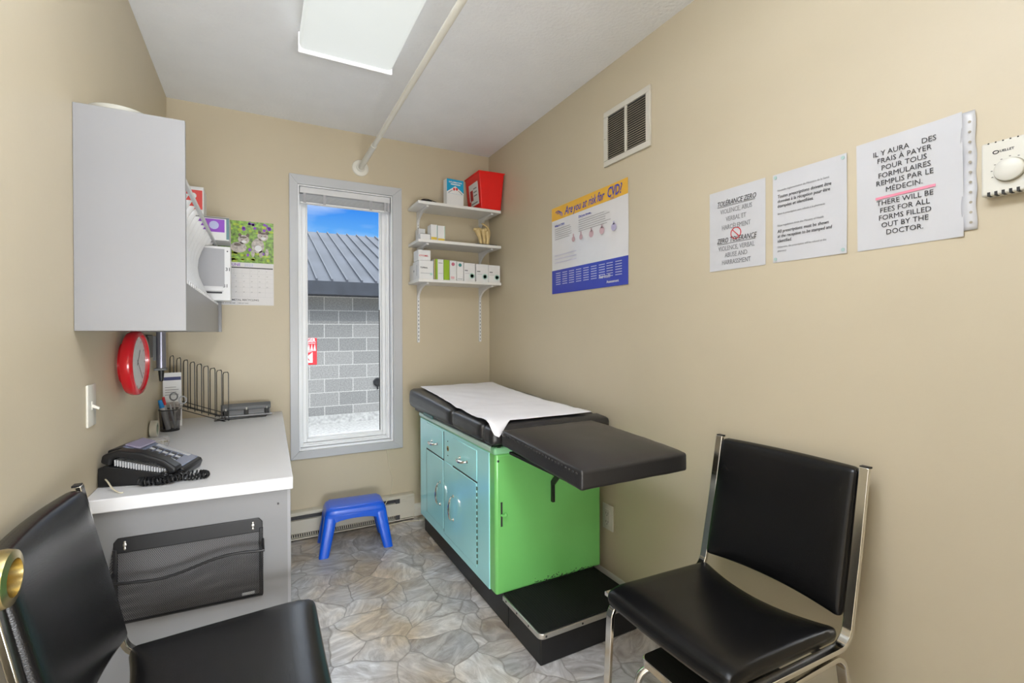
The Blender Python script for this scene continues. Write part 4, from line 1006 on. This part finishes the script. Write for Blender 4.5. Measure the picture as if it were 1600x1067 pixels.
b = MB(); b.prism([(-.272, 1.605), (-.116, 1.605), (-.116, 1.354), (-.225, 1.354), (-.252, 1.44)], FY + .004, FY + .10, 'y'); b.build('holder_body', M_white, fh, bevel=.003)
MB().prism([(-.262, 1.596), (-.140, 1.592), (-.140, 1.420)] + [(-.222, 1.420), (-.238, 1.46), (-.252, 1.53)], FY + .001, FY + .0045, 'y').build('grey_face', mat('holder_grey', (.42, .42, .44), .4), fh)
MB().box(-.222, -.144, FY - .002, FY + .004, 1.398, 1.412).build('lower_lip', M_white, fh, bevel=.001)
MB().box(-.215, -.150, FY - .001, FY + .0045, 1.386, 1.394).build('slot', M_dkgrey, fh)
b = MB()
for x, z in ((-.137, 1.492), (-.147, 1.415)): b.text('31', .022, wallM('back', (x, FY - .0005 + .003, z)), bold=.00022)
b.build('printed_numbers', M_ink, fh, norm=False)
b = MB().ball((-.128, FY + .003, 1.583), .003); b.build('rivet', M_ink, fh)

def carton(name, label, x0, x1, y0, y1, z0, z1, material, group=None, cat='box', rot=0, prints=()):
    M = Matrix.Translation(((x0 + x1) / 2, (y0 + y1) / 2, z0)) @ RZ(rot); t = thing(name, label, cat, M=M, group=group)
    w, d, h = (x1 - x0) / 2, (y1 - y0) / 2, z1 - z0
    MB().box(-w, w, -d, d, 0, h, M=M).build('carton', material, t, bevel=.0012)
    for p in prints:
        kind = p[0]
        if kind == 'b':   # band: x0,x1,z0,z1 fractions, material, name
            _, a, b_, c, e, mt, nm = p; MB().box(-w + 2 * w * a, -w + 2 * w * b_, -d - .0006, -d, h * c, h * e, M=M).build(nm, mt, t)
        elif kind == 'c':
            _, a, c, r, mt, nm = p; MB().cyl(M @ Vector((-w + 2 * w * a, -d, h * c)), M @ Vector((-w + 2 * w * a, -d - .0008, h * c)), r).build(nm, mt, t)
        elif kind == 't':
            _, st, a, c, s_, mt = p; MB().text(st, s_, M @ wallM('back', (-w + 2 * w * a, -d - .001, h * c)), bold=.0003).build('printed_text', mt, t, norm=False)
        elif kind == 's':  # side face (facing -X)
            _, a, b_, c, e, mt, nm = p; MB().box(-w - .0006, -w, d - 2 * d * b_, d - 2 * d * a, h * c, h * e, M=M).build(nm, mt, t)
    return t
M_box = mat('box_white', (.78, .78, .78), .5)
carton('glove_box', 'white glove box with purple label on the far end of the wall file rack', -.40, -.126, 2.70, 2.86, 1.6525, 1.765, M_box, prints=[('b', .50, .93, .35, .90, mat('glove_purple', (.28, .05, .55), .35), 'purple_label'), ('c', .77, .64, .020, M_lilac, 'label_disc'), ('b', 0, 1, .93, .985, M_grey, 'top_edge'), ('b', .955, 1, .05, .93, mat('teal_grey', (.12, .25, .27), .4), 'end_ring')])
carton('glove_box', 'white glove box with red label stacked on the purple labelled box', -.41, -.232, 2.72, 2.86, 1.766, 1.905, M_box, prints=[('b', .55, .97, .22, .88, mat('glove_red', (.75, .06, .05), .35), 'red_label'), ('c', .76, .68, .014, M_paper, 'label_disc')])

# calendar
cm = wallM('back', (-.063, BACK, 1.595)); ca = thing('wall_calendar', 'June calendar with a kitten photograph on the wall left of the window', 'calendar', M=cm)
MB().box(-.139, .139, -.236, .233, .0005, .002, M=cm).build('pages', M_gloss, ca)
M_foliage = mat('printed_foliage', (.19, .36, .03), .3, var=.75, vscale=60)
MB().box(-.139, .139, .002, .233, .002, .0024, M=cm).build('photograph', M_foliage, ca)
rnd = random.Random(4)
def blob(name, material, L_, z=.0026):
    b = MB()
    for x, y, rx, ry in L_: b.lathe([(1, 0), (1, .0002 / 1), (.01, .0002)], cm @ T(x, y, z) @ Matrix.Diagonal((rx, ry, 1, 1)), 14)
    return b.build(name, material, ca)
blob('printed_leaves', mat('leaf_print', (.42, .55, .03), .4, var=.3, vscale=60), [(rnd.uniform(-.13, .13), rnd.choice([rnd.uniform(.01, .06), rnd.uniform(.17, .22)]), rnd.uniform(.008, .016), rnd.uniform(.005, .010)) for k in range(34)])
blob('printed_flowers', M_purple, [(rnd.choice([-.12, -.11, .0, .015, .03, .035, .10, .108, .112]) + rnd.uniform(-.01, .01), rnd.uniform(.185, .222), rnd.uniform(.006, .010), rnd.uniform(.005, .009)) for k in range(15)] + [(.02, .075, .008, .009), (.01, .045, .007, .008), (.085, .055, .008, .008)], .0029)
blob('printed_kittens', mat('kitten_grey', (.52, .47, .43), .5, var=.35, vscale=90), [(-.035, .085, .040, .030), (-.010, .130, .028, .026), (.060, .100, .032, .042), (.085, .155, .028, .026), (.075, .055, .009, .022), (.105, .065, .009, .022), (.035, .055, .009, .020)], .0032)
blob('printed_kitten_markings', mat('kitten_dark', (.16, .12, .10), .5, var=.4, vscale=120), [(-.028, .155, .008, .010), (.010, .155, .008, .010), (.068, .178, .008, .010), (.106, .176, .008, .010), (-.018, .128, .003, .003), (.002, .128, .003, .003), (.078, .155, .003, .003), (.096, .155, .003, .003), (-.040, .10, .018, .008), (-.012, .142, .018, .006), (.085, .172, .014, .006)], .0035)
blob('printed_muzzles', M_paper, [(-.008, .118, .012, .008), (.088, .144, .012, .008), (.062, .085, .018, .018)], .0037)
b = MB().text('JUNE', .020, cm @ T(-.075, -.018, .0022), bold=.0002, wscale=1.1); b.build('month_name', M_purple, ca, norm=False)
b = MB().text('2023', .020, cm @ T(-.008, -.018, .0022), wscale=1.1); b.build('year', M_lilac, ca, norm=False)
b = MB().box(-.135, .135, -.030, -.024, .002, .0023, M=cm); b.build('weekday_bar', M_dkgrey, ca)
b = MB(); n_ = 0
for r_ in range(5):
    for c_ in range(7):
        n_ += 1; d_ = n_ - 4
        if 1 <= d_ <= 30: b.text(str(d_), .0085, cm @ T(-.130 + c_ * .0385, -.046 - r_ * .030, .0022))
b.build('day_numbers', M_grayink, ca, norm=False)
b = MB()
for c_ in range(8): b.box(-.1355 + c_ * .0387, -.1350 + c_ * .0387, -.190, -.030, .002, .0022, M=cm)
for r_ in range(6): b.box(-.1355, .1355, -.0605 - r_ * .026, -.060 - r_ * .026, .002, .0022, M=cm)
b.build('grid_lines', M_lgrey, ca)
b = MB().text('DRY METAL RECYCLING', .0145, cm @ T(-.103, -.212, .0022), bold=.00015, wscale=1.05); b.text('TEL: 613-938-7880    1-800-267-2625', .0085, cm @ T(-.118, -.228, .0022)); b.build('sponsor_text', M_ink, ca, norm=False)

# ------------------------------------------------------------------ shelves
SX0, SX1, SY0 = .860, 1.424, 2.820
sh = thing('wall_shelf_unit', 'white three-tier wall shelf on slotted standards in the corner', 'shelf', (1.14, BACK, 1.137))
SZ = (2.009, 1.775, 1.531)
for x in (.925, 1.368):
    MB().box(x - .008, x + .008, BACK - .011, BACK - .001, 1.137, 1.995).build('standard', M_white, sh, bevel=.0015)
    b = MB()
    for k in range(34): z = 1.150 + k * .0251; b.box(x - .0022, x + .0022, BACK - .0115, BACK - .0105, z, z + .011)
    tag(b.build('slots', M_grey, sh), kind='stuff')
for z in SZ:
    MB().box(SX0, SX1, SY0, BACK - .002, z - .018, z).build('shelf_board', mat('shelf_white', (.82, .81, .79), .35), sh, bevel=.0015)
    for x in (.925, 1.368):
        P = [(BACK - .012, z - .0185), (SY0 + .022, z - .0185), (SY0 + .022, z - .028)] + [(SY0 + .022 + (BACK - .012 - SY0 - .022) * math.sin(PI / 2 * i / 10), z - .028 - .075 * (1 - math.cos(PI / 2 * i / 10))) for i in range(1, 11)]
        MB().prism(P, x - .0075, x + .0075, 'x').build('bracket', M_white, sh, bevel=.001)

# top shelf
sb = thing('sharps_bin', 'bright red plastic sharps bin on the top shelf in the corner', 'bin', (1.345, 2.92, SZ[0]))
z0 = SZ[0] + .0005; z1 = z0 + .232
MB().hexa([(1.280, 2.822, z0), (1.420, 2.815, z0), (1.420, 3.020, z0), (1.275, 3.020, z0)], [(1.256, 2.798, z1), (1.432, 2.788, z1), (1.436, 3.035, z1), (1.256, 3.035, z1)]).build('bin_body', M_red, sb, bevel=.006)
MB().hexa([(1.253, 2.795, z1 - .004), (1.435, 2.785, z1 - .004), (1.439, 3.038, z1 - .004), (1.253, 3.038, z1 - .004)], [(1.251, 2.793, z1 + .004), (1.437, 2.783, z1 + .004), (1.440, 3.040, z1 + .004), (1.251, 3.040, z1 + .004)]).build('lid_rim', M_red, sb, bevel=.002)
# label on the side facing the room (x = left side, leaning)
def lb(u, v, off=.0012):   # u along y (far to near), v up
    zz = z0 + .035 + v * .145; k = (zz - z0) / (z1 - z0); x = 1.2775 + (1.256 - 1.2775) * k - off
    ya = 2.98; yb = 2.835; return Vector((x, ya + (yb - ya) * u + (.01 if v < .5 else 0) * 0, zz))
def quad(name, u0, u1, v0, v1, off, material): 
    a = [lb(u0, v0, off), lb(u1, v0, off), lb(u1, v1, off), lb(u0, v1, off)]; c = [p + Vector((-.0004, 0, 0)) for p in a]; MB().hexa(a, c).build(name, material, sb)
quad('label', 0, 1, 0, 1, .0012, M_paper); quad('label_symbol', .12, .42, .25, .72, .0018, mat('label_red', (.45, .02, .02), .5))
for k in range(3): quad('label_text', .5, .85, .72 - k * .16, .77 - k * .16, .0018, M_grayink)
quad('label_text', .15, .85, .08, .13, .0018, M_grayink)
bx = carton('medicine_box', 'upright box with blue mountain-like print on the top shelf left of the red bin', 1.045, 1.163, 2.835, 2.885, SZ[0] + .0005, 2.172, M_box, rot=math.radians(5), prints=[('b', 0, 1, .44, 1, M_sky, 'blue_print'), ('t', 'INFLAMMATION', .12, .86, .0125, M_paper)])
Mb = RM[bx.name]
MB().prism([(-.059, .072), (.059, .072), (.059, .080), (0, .122), (-.059, .080)], -.0262, -.0256, 'y', M=Mb).build('white_peak', M_paper, bx)
MB().box(-.032, .035, -.0264, -.0258, .128, .134, M=Mb).build('title_bar', M_paper, bx)
b = MB(); b.ball(Mb @ Vector((-.009, -.0265, .101)), .008, .001, .009); b.ball(Mb @ Vector((.010, -.0265, .103)), .008, .001, .009); b.build('red_print', M_rink, bx)
b = MB()
for s in (-1, 1):
    for k in range(4): b.ball(Mb @ Vector((s * (.024 + k * .007), -.0265, .092 - k * .005)), .004, .0008, .003)
b.build('dotted_print', M_grayink, bx)
bd = thing('cable_bundle', 'black cable coil with small dark unit at the left of the top shelf', 'cable', (.93, 2.90, SZ[0]))
MB().rbox(.900, .962, 2.860, 2.905, SZ[0] + .0005, SZ[0] + .022, .006, 3).build('unit', M_blackp, bd)
MB().tube(curve_pts([(.885, 2.855, 2.0125), (.90, 2.87, 2.030), (.935, 2.88, 2.038), (.970, 2.87, 2.028), (.99, 2.85, 2.0125), (.97, 2.90, 2.0125), (.90, 2.93, 2.0125)]), .0022, 6).build('cable', M_blackp, bd)

# middle shelf
z = SZ[1] + .0005
carton('medicine_box', 'tall white box with yellow foot, left of its twin on the middle shelf', .943, .984, 2.832, 2.90, z, z + .097, M_box, 'yellow footed boxes on the middle shelf', prints=[('b', .06, .94, .03, .20, M_yel, 'yellow_foot'), ('b', .93, 1, .2, .97, mat('mint_print', (.45, .68, .60), .5), 'mint_edge')])
carton('medicine_box', 'tall white box with yellow foot, right of its twin on the middle shelf', .988, 1.036, 2.836, 2.90, z, z + .095, M_box, 'yellow footed boxes on the middle shelf', prints=[('b', .06, .94, .03, .16, M_yel, 'yellow_foot'), ('b', .92, 1, .2, .97, mat('mint_print', (.45, .68, .60), .5), 'mint_edge')])
carton('medicine_box', 'white box behind the small box on the middle shelf, near the wall', .895, .938, 2.93, 3.00, z, z + .085, M_box)
carton('medicine_box', 'small low white box at the left end of the middle shelf', .874, .938, 2.828, 2.91, z, z + .034, M_box, prints=[('b', 0, 1, .95, 1.0, M_dkgrey, 'dark_lid_edge')])
bm_ = thing('knee_joint_model', 'cream anatomical knee joint bone model on the middle shelf', 'bone model', (1.29, 2.88, z))
MB().box(1.245, 1.400, 2.832, 2.945, z, z + .006).build('base', M_dkgrey, bm_, bevel=.002)
def bone(name, P, sc, r=.014): MB().tube(curve_pts(P, 6), r, 12, scale=None).build(name, M_bone, bm_) if not sc else None
def bone2(name, P, R):
    b = MB(); pts = curve_pts(P, 6); n_ = len(pts); S_ = []
    for i in range(n_):
        f = i / (n_ - 1) * (len(R) - 1); k = min(int(f), len(R) - 2); S_.append(R[k] + (R[k + 1] - R[k]) * (f - k))
    b.tube(pts, 1.0, 12, scale=S_); return b.build(name, M_bone, bm_)
bone2('bone_shaft', [(1.292, 2.855, z + .006), (1.284, 2.855, z + .05), (1.268, 2.855, z + .095), (1.262, 2.855, z + .105)], [.010, .013, .022, .014])
bone2('bone_shaft', [(1.318, 2.86, z + .006), (1.316, 2.86, z + .05), (1.308, 2.86, z + .095), (1.306, 2.86, z + .108)], [.010, .011, .019, .013])
bone2('bone_shaft', [(1.343, 2.862, z + .006), (1.345, 2.862, z + .045), (1.338, 2.862, z + .085), (1.330, 2.862, z + .105)], [.012, .013, .018, .012])
bone2('ligament', [(1.348, 2.860, z + .03), (1.356, 2.860, z + .08), (1.345, 2.860, z + .118), (1.318, 2.860, z + .138), (1.300, 2.86, z + .142)], [.006, .007, .006, .004])
b = MB(); b.ball((1.252, 2.853, z + .098), .016, .014, .012); b.ball((1.283, 2.853, z + .100), .015, .014, .012); b.ball((1.325, 2.853, z + .103), .016, .014, .012); b.build('condyle', M_bone, bm_)

# bottom shelf
z = SZ[2] + .0005
carton('medicine_box', 'white box with black lettering under the red lettered box on the bottom shelf', .866, .957, 2.830, 2.96, z, z + .113, M_box, prints=[('t', 'TOPIRAL', .08, .58, .012, M_ink), ('b', .1, .8, .30, .33, M_lgrey, 'small_print'), ('c', .85, .28, .008, mat('mint_print', (.45, .68, .60), .5), 'mint_dot'), ('s', .1, .22, .45, .55, M_grayink, 'side_print'), ('s', .6, .68, .2, .8, M_lgrey, 'side_print')])
carton('medicine_box', 'white box with red lettering on top of the black lettered box', .862, .940, 2.832, 2.93, z + .1135, z + .178, M_box, prints=[('t', 'CYTOMEL', .06, .38, .013, M_rink)])
carton('medicine_box', 'plain white box at the far left of the bottom shelf by the wall', .866, .90, 2.962, 3.035, z, z + .10, M_box)
carton('medicine_box', 'white box with lime green left edge on the bottom shelf', .964, 1.024, 2.832, 2.92, z, z + .128, M_box, prints=[('b', .0, .07, 0, 1, M_yel, 'yellow_stripe'), ('b', .08, .14, 0, 1, M_dkgrey, 'dark_stripe'), ('b', .14, .36, 0, 1, M_green2, 'green_stripe'), ('b', .45, .9, .80, .83, M_grayink, 'printed_line'), ('b', .45, .9, .3, .32, M_lgrey, 'printed_line')])
carton('medicine_box', 'plain lime green box on the bottom shelf', 1.026, 1.063, 2.832, 2.92, z, z + .127, M_green2)
carton('medicine_box', 'narrow white box with pink dot on the bottom shelf', 1.066, 1.110, 2.832, 2.92, z, z + .125, M_box, prints=[('c', .5, .82, .011, mat('dusty_pink', (.55, .15, .22), .5), 'pink_dot'), ('b', .15, .7, .08, .2, mat('pale_pink', (.75, .45, .48), .5), 'pink_print')])
carton('medicine_box', 'narrow white box with teal dot on the bottom shelf', 1.113, 1.158, 2.832, 2.92, z, z + .122, M_box, prints=[('c', .5, .82, .011, mat('teal_dot', (.05, .26, .25), .5), 'teal_dot'), ('b', .15, .85, .08, .12, M_lgrey, 'printed_line')])
for i, (xa, xb, lab) in enumerate(((1.162, 1.240, 'left of the three on'), (1.247, 1.334, 'middle of the three on'), (1.337, 1.421, 'rightmost of the three on'))):
    carton('medicine_box', 'green seal box, ' + lab + ' the bottom shelf', xa, xb, 2.832, 2.93, z, z + .117 - i * .002, M_box, 'white boxes with green seals on the bottom shelf',
           prints=[('c', .72, .30, .0185, mat('mint_print', (.45, .68, .60), .5), 'seal'), ('c', .72, .30, .012, M_gink, 'seal_centre'), ('b', .08, .34, .55, .61, M_grayink, 'printed_line'), ('b', .1, .5, .42, .44, M_lgrey, 'printed_line')])
